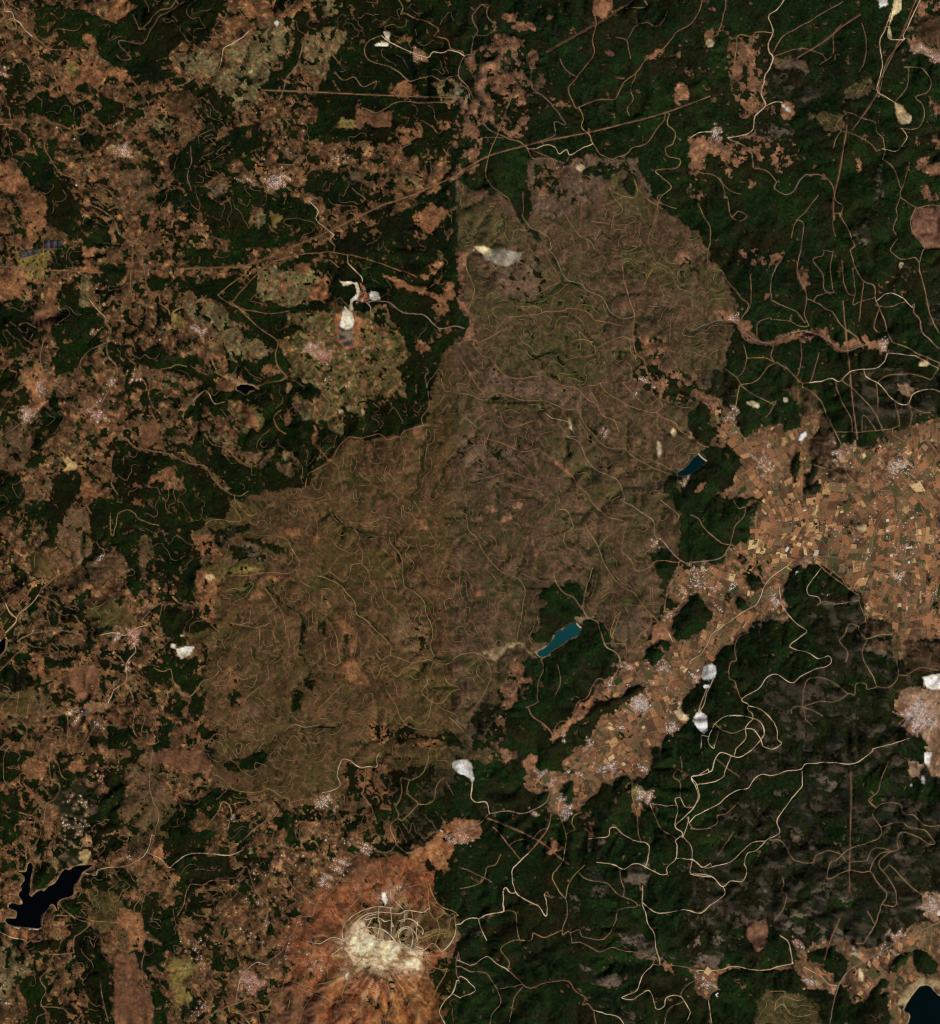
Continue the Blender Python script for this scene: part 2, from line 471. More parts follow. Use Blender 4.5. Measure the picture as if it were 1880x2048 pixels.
r 1.6 o 30,120 32,127 40,131 56,126 60,130
r 1.4 t 10,86 20,102 14,102 0,79
r 1.4 t 0,128 4,124 14,132 20,126 24,127 22,134
r 1.8 y 45,42 54,41 60,44
r 1.4 t 88,60 94,66 100,72 110,68 120,64 126,66
r 1.4 o 99,71 100,76 96,78 84,80 78,82
r 1.4 y 5,2 4,12 10,28 8,40 4,46
r 1.4 y 134,16 138,18 136,26 142,14
r 1.4 t 42,8 50,12 52,20 46,24 36,23 26,24
r 1.4 t 120,98 126,96 127,86 124,84
r 1.4 o 120,98 128,106 136,114 142,113
r 1.4 y 82,68 90,66 98,68
r 1.4 y 36,50 44,49
v 66,0 72,10 80,23 94,30 104,34 111,46 118,50 129,50 130,74 138,90
v 20,40 36,36 54,38 70,28 80,24
v 42,84 60,78 72,74 80,66
v 0,106 18,111 46,111 62,111 78,118 92,128 106,144 128,153 158,166
h 165,172 3 4 14 w the hamlet south of the blue reservoir
h 138,100 20 14 24 w the patchwork hamlet at the burned slope's edge
h 106,136 12 8 12 w the patchwork hamlet at the burned slope's edge
t 3 1
p E 6,12 20,12 26,20 28,34 20,40 12,30
p X 36,0 50,0 62,4 70,0 66,10 58,14 48,10 40,8
b X 56,35 4 4
b X 84,20 5 8
b X 145,27 5 5
b S 157,32 2 1
b T 156,12 2 3
b X 110,16 2 5
p D 150,20 160,10 185,0 185,60 176,56 172,30
p D 120,92 130,88 160,86 185,96 185,120 166,124 150,130 124,132 118,110
p C 78,100 92,104 98,120 104,130 110,144 100,146 96,130 80,116 70,104
p S 17,46 32,44 34,48 44,54 45,60 52,66 62,66 74,62 86,58 98,58 104,64 112,72 122,66 130,62 134,68 142,66 146,72 138,74 130,73 118,75 108,74 102,66 94,62 88,68 84,70 76,66 64,70 54,70 46,68 38,64 34,54 20,52
p A 0,104 10,106 22,110 26,120 34,128 40,140 50,134 50,130 66,128 70,134 82,130 84,122 92,120 98,118 94,134 92,148 90,162 84,168 86,184 36,184 20,182 30,170 38,160 36,150 30,146 22,146 14,144 20,136 16,120 8,112 0,110|farmland|wide eastern plain of tan, brown and green fields sprinkled with farmhouses
p A 108,150 112,144 124,144 136,146 138,140 148,134 160,132 170,128 185,120 195,120 195,190 84,190 90,170 100,160 108,158|farmland|wide eastern plain of tan, brown and green fields sprinkled with farmhouses
p C 90,140 100,134 104,150 104,160 92,156 88,146
p C 104,159 112,160 120,164 118,170 106,172 100,166
p F 78,150 82,152 82,160 78,178 76,160
p F 88,174 96,168 98,178 90,180
p T 42,112 46,111 52,114 50,117 46,116 43,114|quarry|small pale yellow pit in dark forest north of the plain
b T 71,111 2 2
p W 80,141 82,136 86,134 86,137 83,141|quarry|bright white pit on the northern rim of the farmed plain
b O 78,145 4 2 -30
b G 63,144 2 2
p V 154,97 162,99 166,102 164,108 158,108 155,104|quarry|squarish terraced pale quarry in the dark brown scrub at the right
b T 173,84 4 2
p O 180,90 185,92 185,98
p F 16,150 28,149 36,154 38,160 32,166 30,174 26,180 16,180 20,184 0,184 0,172 8,160
p O 2,178 8,172 14,170 10,176 4,179
p F 0,118 10,120 16,132 14,142 6,142 0,134
p F 36,124 50,130 50,134 40,138 34,130
p D 8,96 18,90 30,92 36,98 34,110 26,112 16,106
r 2 g 0,60 20,52 34,54 42,62 52,68 62,68 70,63 82,60 94,62 102,66 110,73 118,74 130,70
r 2.5 o 128,24 126,38 125,52
r 2.5 t 118,0 122,12 128,23 136,27 137,36 141,46 145,56 150,68 160,72 170,77 185,84
r 1.8 w 138,38 144,33 150,32 158,36 164,42
r 3.5 t 166,40 165,46 170,52 171,60 177,66 184,73
r 1.6 t 137,41 148,42 158,38
r 3 t 172,0 169,12 172,24 175,36 178,50 184,62
r 1.8 t 148,1 156,7 166,6 170,12
r 1.8 t 140,44 136,56 139,61
r 2 t 106,46 112,56 120,62 124,65
r 1.8 t 86,36 96,40 100,43 106,46
r 1.8 t 80,16 82,24 86,34 85,48 88,56
r 2 o 82,0 79,14 80,20
r 1.6 t 99,0 98,4 91,7 98,18 99,28 101,32 94,34
r 1.6 t 106,0 104,14 106,32
r 2 t 60,37 70,42 78,45 85,54
r 1.4 g 68,6 62,16 59,26 60,36
r 1.4 t 13,0 14,12 24,16 28,24 34,30 38,36 43,40 42,44 38,52
r 1.6 t 45,18 45,40 40,48
r 6 c 113,38 115,60 117,76 119,100 121,120 124,140
r 2.5 w 88,98 96,97 104,95 111,97 118,90 128,88 138,87 144,83
r 2.5 w 128,88 130,94 138,98 144,104 150,111 160,114 166,106 176,103 185,105
r 2 t 140,97 146,93 155,92 166,92 178,96
r 2 t 113,97 122,104 132,114 138,124 142,132
r 1.8 t 64,83 72,88 82,98 88,98
r 1.8 y 64,83 58,86 52,94 46,98 38,100 36,104 34,114 33,118
r 1.6 t 82,70 82,78 80,92
r 1.6 t 95,76 93,86 89,97
r 1.4 t 62,71 60,78 63,83
r 1.6 t 40,70 42,80 40,88 38,92
r 1.4 y 44,80 56,80 62,83
r 1.6 t 38,101 46,106 54,110 60,113
r 1.6 t 83,101 92,106 98,114 102,124 108,136 112,144
r 1.6 t 138,98 139,110 139,120
r 1.6 t 151,110 154,122 155,130
r 1.6 t 161,113 164,122 162,131
r 1.6 t 108,134 130,134 150,132
r 2 t 178,96 182,90
r 1.6 w 146,76 158,77 170,80 184,88
r 1.6 t 64,112 60,120 56,124
r 1.6 t 170,78 171,82
r 1.4 t 60,52 72,52 80,56 86,57
r 1.4 t 50,62 50,54 60,50
r 1.4 t 120,14 122,30 120,40 126,38 136,35
r 1.4 t 112,8 114,26 118,33
r 1.4 t 25,88 34,94 38,101
r 1.4 t 108,100 112,112 118,122 120,130
r 1.4 t 127,134 128,122 138,134
r 1.4 t 161,115 170,119 178,120
r 1.8 t 150,136 160,142 168,138 178,144 184,152
r 1.8 t 88,158 104,162 112,160 120,170 134,176 148,178
r 2 t 20,110 28,122 38,136 48,150 56,162 70,174
h 32,50 3 2 18 w the roadside hamlet on the wooded hill's edge
h 86,63 2 4 10 m the salmon valley hamlet
h 142,70 4 3 50 w the salmon valley village
h 55,158 14 12 170 m the western plain village
h 110,152 5 4 60 w the plain's northern village
h 156,160 14 10 190 w the village in the north-east plain
h 30,125 6 10 40 w the western plain village
h 120,146 4 1 12 w the plain's northern village
h 140,160 40 22 130 w the village in the north-east plain
v 0,60 20,52 34,54 42,62 52,68 62,68 82,62 94,62 110,73 130,72 150,80 184,92
t 0 2
p F 84,-8 150,-8 184,-6 184,8 84,8
p F 36,-8 62,-8 52,6 40,10
p F -4,-6 20,-8 16,12 -4,12
p F 0,8 10,8 20,6 26,2 52,0 50,4 48,10 44,18 42,26 38,34 30,36 34,28 36,16 28,16 24,22 18,32 14,20 8,10
p F 70,0 150,0 184,0 176,2 164,14 156,16 150,20 141,22 142,36 144,40 146,52 145,70 140,76 130,70 131,62 122,56 114,56 108,62 104,68 96,64 92,56 98,52 92,42 86,36 80,30 70,34 66,36 68,24 66,12
p L 102,30 110,26 114,40 110,46 108,60 104,58 104,44
b S 95,25 6 1 -25
p E 20,38 32,36 38,44 38,56 28,58 22,52
p L 50,6 54,2 62,6 66,10 66,20 68,34 66,40 58,44 54,50 44,50 40,56 38,44 42,34 44,22 48,14
p L 66,42 84,40 82,52 76,62 68,60 64,50
p L 86,42 92,42 94,52 88,54 86,48
p L 26,20 34,16 34,26 36,30 28,30
p F 68,34 76,36 72,40 66,40
p E 66,76 80,74 90,78 100,84 100,90 88,92 78,94 68,96 66,86
p F 72,96 86,92 78,98 70,102
p F 112,80 120,78 136,80 144,84 148,88 158,92 162,98 150,96 140,102 136,100 126,108 124,92 114,86
p E 148,96 158,96 162,100 156,108 148,104 138,100
p F 124,110 132,118 146,116 145,128 148,134 142,143 134,140 128,130 122,134 114,140 108,132 108,124 122,122
p F 32,118 54,120 52,126 36,124
b F 40,90 4 3
b F 38,80 4 4
p F 0,120 20,126 26,132 0,140
p D 0,138 26,136 22,148 0,152
p E 0,150 22,140 26,136 24,152 22,160 4,158
p F 128,148 136,152 134,160 128,162
p F 80,168 96,170 102,184 80,184
p F 112,170 130,164 124,184 114,184
p F 142,140 152,146 150,158 144,160 140,150
b F 105,170 8 4
p W 130,110 138,108 144,108 140,114 134,118 131,114|quarry|ragged white quarry in dark forest west of the burned hillside
b W 128,108 2 2
b W 135,100 1.5 1
p E 150,12 164,14 178,18 160,20 152,20
p K 152,20 160,22 172,18 184,18 184,22 172,26 164,34 154,26
p S 142,26 152,26 160,32 164,40 150,40 143,36
p E 146,44 170,46 184,46 184,54 160,58 150,52
p S 146,52 158,54 162,62 160,72 158,80 162,90 156,92 146,84 148,74 142,74 146,66
b T 155,57 3 3
p V 52,156 60,152 67,150 84,152 76,158 70,158 60,159
b T 51,158 3 1.5
p P 0,116 6,104 14,90 24,78 28,72 32,74 22,86 12,100 6,112 0,124
p L 24,142 36,138 42,150 44,158 38,160 26,156
p S 20,120 30,114 34,130 24,128
p J 50,126 62,122 72,124 74,140 62,148 52,138
p S 170,91 175,91 174,94 171,95
w k -4,108 1,104 4,102 4,108 2,113 -4,116|river_pool|black river water at the left edge below the pale banks
r 2 w 29,70 24,76 14,84 10,92 4,98
r 2 y 20,100 14,104 18,108 10,116 0,126
r 2 t 28,70 38,74 44,78
r 1.6 t 30,66 40,58 54,50
r 2 w 4,76 8,84 12,88
r 1.4 g 44,96 56,98 62,102
r 1.6 g 24,98 40,96
r 1.6 w 74,100 84,98 92,100 100,95 110,92
r 1.8 w 98,106 100,112 95,118 93,124 94,132 88,138
r 1.6 t 104,70 110,78 114,78 104,90
r 1.6 t 128,72 134,77 142,78
r 2.4 t 129,137 134,142 140,145 146,140 150,134 158,131 162,126
r 1.6 y 114,124 120,127 126,125 128,134 132,138
r 1.8 w 80,150 84,141
r 1.8 t 96,140 100,154 98,168 102,176
r 1.8 g 72,162 66,174 62,184
r 3 c 72,166 88,167 92,168
r 1.6 t 36,160 50,157
r 1.6 t 50,160 49,178 40,182
r 1.6 t 0,158 10,160 20,168 18,178
r 1.6 t 20,168 30,166 44,168 48,174
r 1.4 t 8,146 2,152 0,158
r 1.4 y 82,10 82,22 84,27 86,18 88,10 94,7 100,10 102,14 110,17 118,19
r 1.2 t 48,12 47,24 44,32
r 1.6 t 68,10 64,4
r 2.5 t 0,184 4,180 8,182
r 2 t 170,91 176,92 184,90
r 1.6 t 156,92 162,98
r 1.4 t 141,26 152,26
r 1.4 t 14,142 12,156
r 1.4 t 22,148 20,158
r 1.4 y 170,2 178,14 172,16 158,14 152,18
h 98,100 6 8 140 R the red-roofed village in the left-hand fields
h 87,101 3 3 22 w the red-roofed village in the left-hand fields
h 94,124 1 5 14 w the red-roofed village in the left-hand fields
h 74,43 4 1 25 w the white ridge hamlet
h 57,156 4 1 15 w the hamlet by the grey solar field
h 57,163 1 3 10 w the hamlet by the grey solar field
h 72,165 2 2 10 w the hamlet by the grey solar field
h 110,78 3 2 12 w scattered lower-left farms
h 70,80 60 60 50 w scattered lower-left farms
v 0,116 10,98 24,78 40,60 56,50
v 44,78 60,82 66,94
t 1 2
p F 8,28 20,27 30,32 40,34 42,40 36,40 26,36 14,31
p E 0,0 30,0 30,10 16,12 10,16 0,14
p K 0,18 10,18 18,19 14,22 4,24 0,26
p K 0,34 14,32 22,36 27,46 26,50 18,44 0,46
p Y 0,49 14,48 24,50 14,54 0,55
p E 4,60 22,60 16,74 4,76
p E 80,18 94,20 94,30 84,32 78,24
p E 98,36 116,34 118,46 128,54 124,60 104,56
p E 50,56 66,54 76,60 80,68 64,68 54,62
p F 55,132 64,136 60,140 54,138
p F 47,138 54,144 52,154 46,158
p F 64,90 70,92 70,100 66,100
b F 54,100 2 8
b F 86,104 2 4
p F 124,170 134,164 136,170 150,176 160,170 170,178 176,184 162,182 150,178 136,176 126,184 122,176
p E 132,122 150,120 158,122 160,132 170,140 168,148 150,156 140,160 134,150 130,138
p S 20,65 26,68 26,72 18,74 16,72
b S 34,58 6 2 -10
b S 64,30 2 4
b S 48,24 6 4
b S 142,18 6 3 40
p S 66,70 72,72 76,82 88,92 92,100 90,110 94,120 104,134 102,140 96,136 84,130 78,128 88,118 88,104 80,90 72,78
p S 146,176 152,178 150,184 136,184
p X 104,164 118,164 122,176 112,180 104,176
b V 111,182 3 2
p L 6,150 20,150 24,158 12,162
p L 118,86 132,84 144,94 146,108 136,118 124,112 118,100
p X 0,120 8,130 12,150 4,160 0,160
r 1.6 y 4,0 12,10 16,12 20,10
r 1.6 y 35,26 42,30 48,40 50,44
r 1.6 o 0,56 14,56 24,54 34,54 44,54 49,50 52,44
r 1.6 t 49,52 52,60 60,64
r 1.8 y 64,56 72,58 80,62 86,68 92,74 94,84 100,88 106,94 112,100 119,108
r 1.6 t 92,22 96,28 94,33 98,38 97,46 90,48 88,56 84,60 76,55
r 1.6 o 97,46 102,52 104,60 109,66 105,72 106,80
r 2.2 t 108,113 112,118 118,115 126,117 134,120 142,119 148,118 154,121 162,121 168,115 176,113 184,114
r 1.8 t 118,27 119,32 126,42 128,56 129,64 136,68 143,74 145,83 149,92 150,100 148,108 151,115
r 1.6 t 20,94 30,90 28,84 36,78
r 1.6 t 22,95 6,92
r 1.6 t 37,79 40,88 42,100 44,108
r 1.6 o 32,84 34,92 32,98 34,106
r 1.6 t 22,96 22,110
r 1.6 t 16,80 14,90
r 1.4 y 26,65 34,76
r 1.6 y 72,88 78,98 80,110 82,120
r 1.4 y 69,108 72,118 78,122
r 1.6 t 94,98 93,110 92,120 100,132 104,138
r 1.6 t 116,140 122,150 126,160 134,168 150,170
r 1.6 y 104,124 108,132 112,122 118,121 110,126
r 1.4 y 118,126 124,130 130,124 140,126 146,134 142,142 148,148 156,150 164,142 170,140
r 1.4 y 150,146 148,154 146,162 140,165 132,160
r 1.4 y 150,120 146,134
r 1.4 t 156,121 160,134 168,138 174,146
r 1.4 t 28,122 28,134 20,140 10,150 4,170
r 2 g 40,171 48,166 56,168 66,166
r 1.4 y 50,172 56,174 60,184
r 1.4 y 84,136 74,146 66,154
r 1.6 t 162,160 170,168 180,178
r 1.4 o 58,0 64,14 65,26
r 1.4 t 112,36 118,42 112,48 118,54 122,64 124,72
r 1.4 t 80,42 76,48 72,54 66,56
r 1.4 t 136,0 142,12 148,24 152,30
v 27,65 36,74 52,86 53,100 52,112 58,122 58,132 48,138 46,150 44,166 40,170 30,178 20,184
v 66,56 76,58 86,66 94,76 95,84 104,90 112,98 118,104
v 75,10 84,18 100,24 118,27 122,36 127,46 128,60 134,66 144,74 145,82 150,94 148,108 152,116 160,120
v 170,56 173,74 176,90 184,102
v 44,166 56,167 74,168 88,164
t 2 2
p A 120,118 134,106 144,100 150,84 156,58 162,48 184,46 184,124 176,136 164,148 164,156 172,162 160,170 152,176 150,184 94,184 98,170 104,162 114,154 118,150 124,150 138,138 126,138 118,146 98,150 86,160 78,170 70,180 68,168 80,162 88,150 96,148 98,138 106,132 118,130 118,120|farmland|reddish-brown valley of small fields between two dark wooded ridges, lower centre right
p O 86,150 96,148 104,152 96,158 84,164 76,174 68,178 70,168 80,162
p F 60,68 70,60 78,64 84,58 90,66 92,76 88,78 92,86 84,88 82,92 74,94 70,100 66,106 56,106 54,100 60,94 58,84 64,78 58,70
p F 98,52 100,52 94,68 92,64
p F 62,118 72,108 76,106 84,102 88,96 94,90 100,90 104,98 104,104 110,110 117,118 118,128 108,132 98,138 97,146 88,148 82,160 70,170 62,166 54,156 54,150 44,152 36,160 34,172 42,184 10,184 12,176 20,178 34,172 33,156 32,148 40,140 46,128 44,124 50,116 58,118
p X 38,118 46,118 48,130 56,136 48,144 40,150 34,160 30,184 18,178 26,160 30,140
p S 40,120 46,120 46,134 44,146 36,150 34,140
p F 44,150 56,150 68,170 70,184 36,184 34,156
p F 71,186 80,176 90,166 96,156 106,150 116,150 112,156 102,162 96,170 92,186
p F 120,144 126,138 138,136 130,146 122,150
p F 135,118 140,108 150,104 157,106 150,116 144,124 138,118
p F 160,84 166,76 174,70 180,74 184,80 184,90 172,98 168,104 160,104 156,98
p F 160,0 184,0 184,44 170,46 162,40 164,26 162,14
p F 142,40 152,34 160,44 157,56 152,64 152,72 162,76 160,82 152,80 148,60 144,52
p F 164,150 174,140 184,128 184,184 160,184 152,178 156,174 170,166 174,160 168,158
p T 160,150 163,148 162,154 168,160 172,164 162,162 158,156
p D 8,160 16,150 30,150 20,170 10,180
w t 84,91 87,92 89,95 87,100 82,102 76,106 70,110 66,114 62,116 58,115 58,112 62,110 66,107 69,103 72,98 76,96 80,93|reservoir|long teal-green reservoir lying in the burned hillside's southern forest
p U 20,112 32,108 40,105 48,108 56,113 60,118 50,112 42,108 32,111 26,118 16,114
p U 84,88 90,88 98,87 92,92 90,94 87,91
p E 70,6 84,10 84,24 76,22 68,16
p E 20,56 44,58 46,64 44,76 36,78 20,70
p E 0,118 16,116 24,120 16,130 4,132
p E 112,78 130,70 134,76 120,84 110,84
b O 42,3 4 3
b S 22,8 5 2 20
b O 34,14 5 2 -20
p S 51,22 53,22 57,42 56,44
b S 14,68 3 3
p L 116,90 130,84 142,92 130,106 120,112 112,104
p O 144,92 152,90 156,98 156,104 150,104 140,104 142,98
r 2.5 g 118,0 126,4 136,10 143,16 144,26 150,30 156,38 162,44 168,47 176,46 184,45
r 1.8 y 148,0 156,6 162,12 158,16
r 1.8 o 96,0 104,8 110,13 120,15 123,20 121,26 120,38 126,44 130,52 140,50 146,45 160,46
r 1.6 y 73,7 79,8 84,20 77,25 78,34 86,38
r 1.8 t 92,18 97,26 102,34 106,46 112,56 118,63 128,68 134,76 140,83 147,90
r 1.6 t 120,18 108,28 103,34
r 1.6 t 70,48 70,58 76,68 84,72 90,80 94,86
r 1.6 t 98,50 92,70 91,80
r 3 t 90,78 94,86 102,90 104,98 108,108 116,114 119,122
r 1.6 t 45,54 54,58 64,60 70,56
r 1.6 t 0,9 5,12 6,22 12,28 16,36 22,44 32,54 42,58 48,66 46,80 44,92 42,104
r 2 t 0,114 12,113 20,117 26,115 32,109 40,107 48,110
r 1.6 t 60,118 62,124 59,132 57,146 58,149 52,152 48,153
r 2 t 50,153 54,160 62,166 68,172 69,180
r 1.8 o 69,172 74,164 82,162 87,150 94,146 98,138 102,132 108,133 116,128 118,118
r 1.6 t 62,116 70,111 76,107 82,102 86,102 88,96 90,94
r 1.6 y 119,82 116,90 113,100
r 1.6 y 115,86 111,98 114,103
r 1.4 t 124,112 121,106 108,106
r 2 t 100,184 120,178 130,168 138,158 146,148 152,138 158,130 164,126 172,120 182,112
r 1.6 t 150,126 160,132 170,140
r 1.8 t 162,46 160,56 154,64 152,74 151,82
r 1.8 t 151,82 160,82 168,76
r 2.4 w 154,98 157,105
r 2 w 183,138 178,150 176,158
r 1.4 t 72,122 74,134 71,144
r 1.6 t 18,118 22,124 22,134 16,146 10,154
r 1.4 o 126,110 134,98 138,96 142,90 141,84
h 134,152 11 8 300 w the dense farm-valley village
h 156,168 4 5 70 w the hamlet at the valley's wooded south edge
h 121,168 2 3 18 w the farm valley
h 150,124 6 5 60 w the farm valley
h 173,130 4 3 40 w the works beside the white marble quarry
h 154,86 2 2 14 w the farm valley
h 122,124 4 6 30 w the farm valley
h 112,136 5 4 20 w the farm valley
h 176,58 6 8 70 w the scattered village north of the wooded knoll
h 165,66 4 6 40 w the scattered village north of the wooded knoll
h 145,31 3 2 12 w the hamlet by the bending grey road
h 75,176 2 1 8 w the farm valley
h 96,180 2 4 24 w the farm valley
h 140,140 26 20 70 w the farm valley
v 104,36 110,54 118,62 130,70
v 99,52 94,66 92,80
v 4,6 6,22 16,36 30,54 42,60 48,66 45,86 43,100
v 0,56 4,70 6,86 12,100 18,108
v 0,96 10,100 18,106
t 3 2
p A 0,46 16,48 26,46 28,36 36,34 40,12 44,2 60,-2 195,-2 195,104 170,104 164,112 162,118 152,118 148,112 150,94 140,88 130,90 128,78 126,68 118,64 112,56 100,50 92,48 80,48 74,54 68,66 70,76 78,86 74,90 60,88 46,90 42,98 34,104 22,112 18,120 8,124 0,120 0,104 14,96 16,84 10,74 4,68 0,70|farmland|wide eastern plain of tan, brown and green fields sprinkled with farmhouses
p F 0,0 30,0 34,6 40,4 41,10 33,20 33,32 22,34 24,44 14,46 0,46
p F 40,10 46,4 46,14 44,22 44,30 36,32 36,22
p F 47,4 51,2 48,16 46,12
p F 36,42 42,40 44,46 40,48
p F 49,38 52,50 54,58 50,54
p F 43,54 52,58 53,64 44,66 42,60
p F 36,72 46,76 42,84 36,82 34,76
p F 26,70 33,70 30,75 26,74
p F 0,70 6,70 10,76 14,84 12,94 0,102
p D 68,70 90,74 98,70 124,70 128,80 130,92 126,102 130,112 134,128 138,140 154,134 160,128 170,136 152,150 150,158 156,164 170,160 165,172 150,178 130,184 60,184 58,150 80,134 100,124 104,118 92,112 90,92 78,84
p F 70,64 80,52 90,48 94,50 94,58 102,54 112,58 120,66 112,70 100,68 88,70 80,80 84,90 90,92 94,112 104,116 102,122 90,126 76,134 60,132 44,140 20,150 18,184 0,184 0,148 12,134 20,120 32,104 44,94 60,90 74,90 72,78 68,72
p F 106,132 126,128 138,140 128,146 114,134
p K 96,76 124,72 124,76 106,78 96,78
p K 126,106 136,110 150,116 154,126 140,122 130,116
p C 160,106 190,106 190,128 168,128 158,124
p C 134,104 146,104 150,112 140,114 134,110
p C 132,90 148,90 150,100 134,102 126,96
p V 152,148 160,138 170,138 190,144 190,178 176,184 170,170 160,160 152,158
p W 172,131 190,124 190,144 178,140 173,137|quarry|large white quarry on the right edge, just above the pale town
p O 156,162 168,158 170,166 162,172 156,166
p W 10,124 16,121 20,124 18,132 12,134 8,132|quarry|bluish-white marble quarry beside the farm valley road, its spoil in steps
b W 12,138 2 1.5
p W 4,158 8,156 13,160 13,170 10,173 5,168 2,163|quarry|lone white quarry pit in dark forest, at the end of a straight pale road
p V 82,44 90,42 95,44 90,48 84,50
p P 52,88 60,85 72,84 74,87 62,88 52,90
b T 127,20 4 3
r 2.4 g 0,46 14,45 24,42 28,36 30,33
r 2 t 30,33 24,32 16,26 10,20 6,14 0,11
r 1.8 t 30,33 33,20 40,12 41,5 36,7 32,0
r 2 t 33,34 40,40 46,46
r 2.2 g 74,48 86,44 94,42 110,43 130,50 150,55 162,46 172,38
r 2 w 0,120 10,112 16,100 26,92 34,86 44,80 50,76 56,62 64,54 74,48
r 1.8 t 96,46 110,56 118,66 125,70
r 1.8 t 95,48 110,60 124,70
r 1.8 t 125,70 126,78 130,88 125,94 126,98 130,103
r 2.2 t 130,103 140,100 150,99
r 2 t 130,103 127,112 129,120 134,128 138,138
r 2 t 138,138 146,139 152,134 154,128 153,118
r 1.8 w 94,54 87,64 88,70 95,72 96,76
r 2 t 125,74 108,77 100,75 94,78
r 1.8 t 126,94 118,92 114,100 110,104 116,112 115,120
r 2 w 66,64 68,78 76,88 82,94 86,97 82,101 74,108 88,113 95,117 102,115 104,118 102,122 90,126 82,130 75,135 64,129 56,132 50,140 38,147 43,151 42,154 46,158 46,162 41,168 41,176 34,184
r 2.2 w 46,153 53,155 60,162 64,170 65,177 68,180 62,184
r 2.6 w 18,166 25,160 36,159 47,161 53,165 55,174 46,184
r 2.2 w 18,166 13,178 18,184
r 2 w 41,169 47,170 52,177 54,182 60,184
r 1.6 t 19,166 24,170 32,172 41,169
r 1.6 t 22,170 18,180
r 1.6 t 83,153 95,149 108,149 117,143 122,144 123,136 130,136 131,140 138,139
r 1.4 t 83,153 84,140 88,132 100,132 110,138 117,144
r 1.4 t 75,158 75,154 83,153 86,162 90,166
r 1.4 t 83,153 92,156 98,160
r 2 w 8,156 14,140 18,130
r 2 w 8,184 8,174
r 1.8 t 44,98 36,102 33,110 34,118 30,120 29,132 33,134 36,142 38,147
r 2 w 135,184 150,180 162,176
r 1.8 t 160,130 170,124 184,126
r 1.8 t 75,0 78,10 88,22 98,30 102,36
r 1.6 t 85,2 92,6
r 1.6 t 146,0 144,10 138,20 134,36 130,44
r 1.6 t 150,58 154,68 160,76
r 1.6 t 170,2 176,14
r 1.6 t 130,20 145,28 155,34 165,36
h 8,56 8 8 50 w the scattered village north of the wooded knoll
h 18,64 5 5 36 w the scattered village north of the wooded knoll
h 33,64 3 3 30 w the hamlet between the dark plain groves
h 63,76 5 7 70 w the village at the wooded spur of the plain
h 154,57 3 2 50 w the bright village south of the plain
h 130,40 3 3 26 w scattered plain farms
h 150,14 18 14 70 w scattered plain farms
h 160,36 10 6 50 w scattered plain farms
h 178,30 6 10 30 w scattered plain farms
h 178,70 5 3 30 w scattered plain farms
h 110,20 14 12 40 w scattered plain farms
h 170,160 15 16 800 w the pale town at the right edge
h 20,80 3 3 14 w the farm valley
h 110,40 60 36 120 w scattered plain farms
v 68,180 90,180 100,168 108,160 118,164 134,160 144,160 148,168 152,168 162,158
v 138,138 128,146 136,152 136,160
v 112,56 124,62 140,74 160,88 184,96
t 0 3
p F 0,0 30,0 18,8 16,20 8,24 0,20
p F 0,28 12,32 16,40 22,46 16,52 0,44
p F 0,46 14,52 14,62 8,70 0,72
p F 36,8 50,10 58,8 64,12 64,20 52,22 42,22 36,18
p F 80,18 88,16 92,26 90,38 86,42 88,50 90,58 80,62 72,62 70,68 68,58 66,52 72,42 74,34 82,32 78,24
p F 74,66 86,64 86,72 76,80 70,76
p F 130,40 150,36 160,28 184,30 184,40 150,40 144,44 140,56 130,64 120,58
p F 124,58 130,50 134,56 150,60 160,60 150,70 154,78 166,78 164,86 156,92 160,100 140,100 134,94 126,86 120,74 118,64
p F 164,8 184,6 184,14 166,14
p F 140,80 150,78 160,84 154,96 146,90
p F 86,86 100,90 102,98 92,104 84,98
p F 60,92 76,90 78,98 90,104 92,110 106,112 104,106 116,112 118,118 106,120 94,118 84,112 76,104 64,102 58,100
p F 106,120 124,116 134,110 132,106 140,100 150,98 146,104 136,116 131,124 132,136 128,148 124,150 116,138 106,134
p F 104,140 112,140 122,146 120,156 104,160 103,148
p F 60,132 72,132 74,150 80,156 84,170 84,190 80,201 66,201 64,184 60,170 62,160 54,150 54,138
p F 20,140 44,138 48,146 40,150 30,149 20,146
p F 14,170 30,164 36,166 34,190 28,200 20,190 18,180
p F 40,184 50,190 56,201 30,201
p F 48,112 58,110 66,118 64,130 56,136 50,120 44,116
p F 106,176 118,176 124,184 122,201 110,201 114,186
p F 25,84 36,83 42,86 44,94 36,99 30,102 24,104
p E 64,104 86,106 92,116 84,124 84,130 76,134 70,126 66,116
p S 84,128 92,118 106,120 104,132 108,138 104,148 92,148 82,140
p L 86,132 94,132 96,144 90,146
p K 38,32 56,22 72,30 72,42 66,50 68,62 66,76 58,84 42,86 46,64 44,54 40,44
p L 90,16 104,6 112,0 118,10 118,24 128,40 128,50 116,60 112,70 106,76 94,72 96,58 88,44 96,32 104,24 94,26
p S 18,14 26,4 34,10 34,20 26,22 20,18
p S 12,32 22,28 26,34 20,40 18,45 16,38
p S 50,8 58,6 62,14 54,18 48,14
p S 118,70 124,84 134,96 128,96 120,86 112,78 108,74
p S 60,186 54,178 50,182 58,192 66,198 60,194
p J 84,150 100,150 104,172 112,182 110,201 86,201 84,176
p P 0,146 10,142 16,150 28,156 12,172 4,190 0,170
b Y 120,63 3 2
p Y 124,155 140,150 144,160 136,172 144,184 130,186 126,170
b V 64,66 4 4
b U 62,78 4 5
p O 6,136 14,140 26,136 28,134 10,132
p J 110,8 120,0 150,0 156,14 144,18 130,12
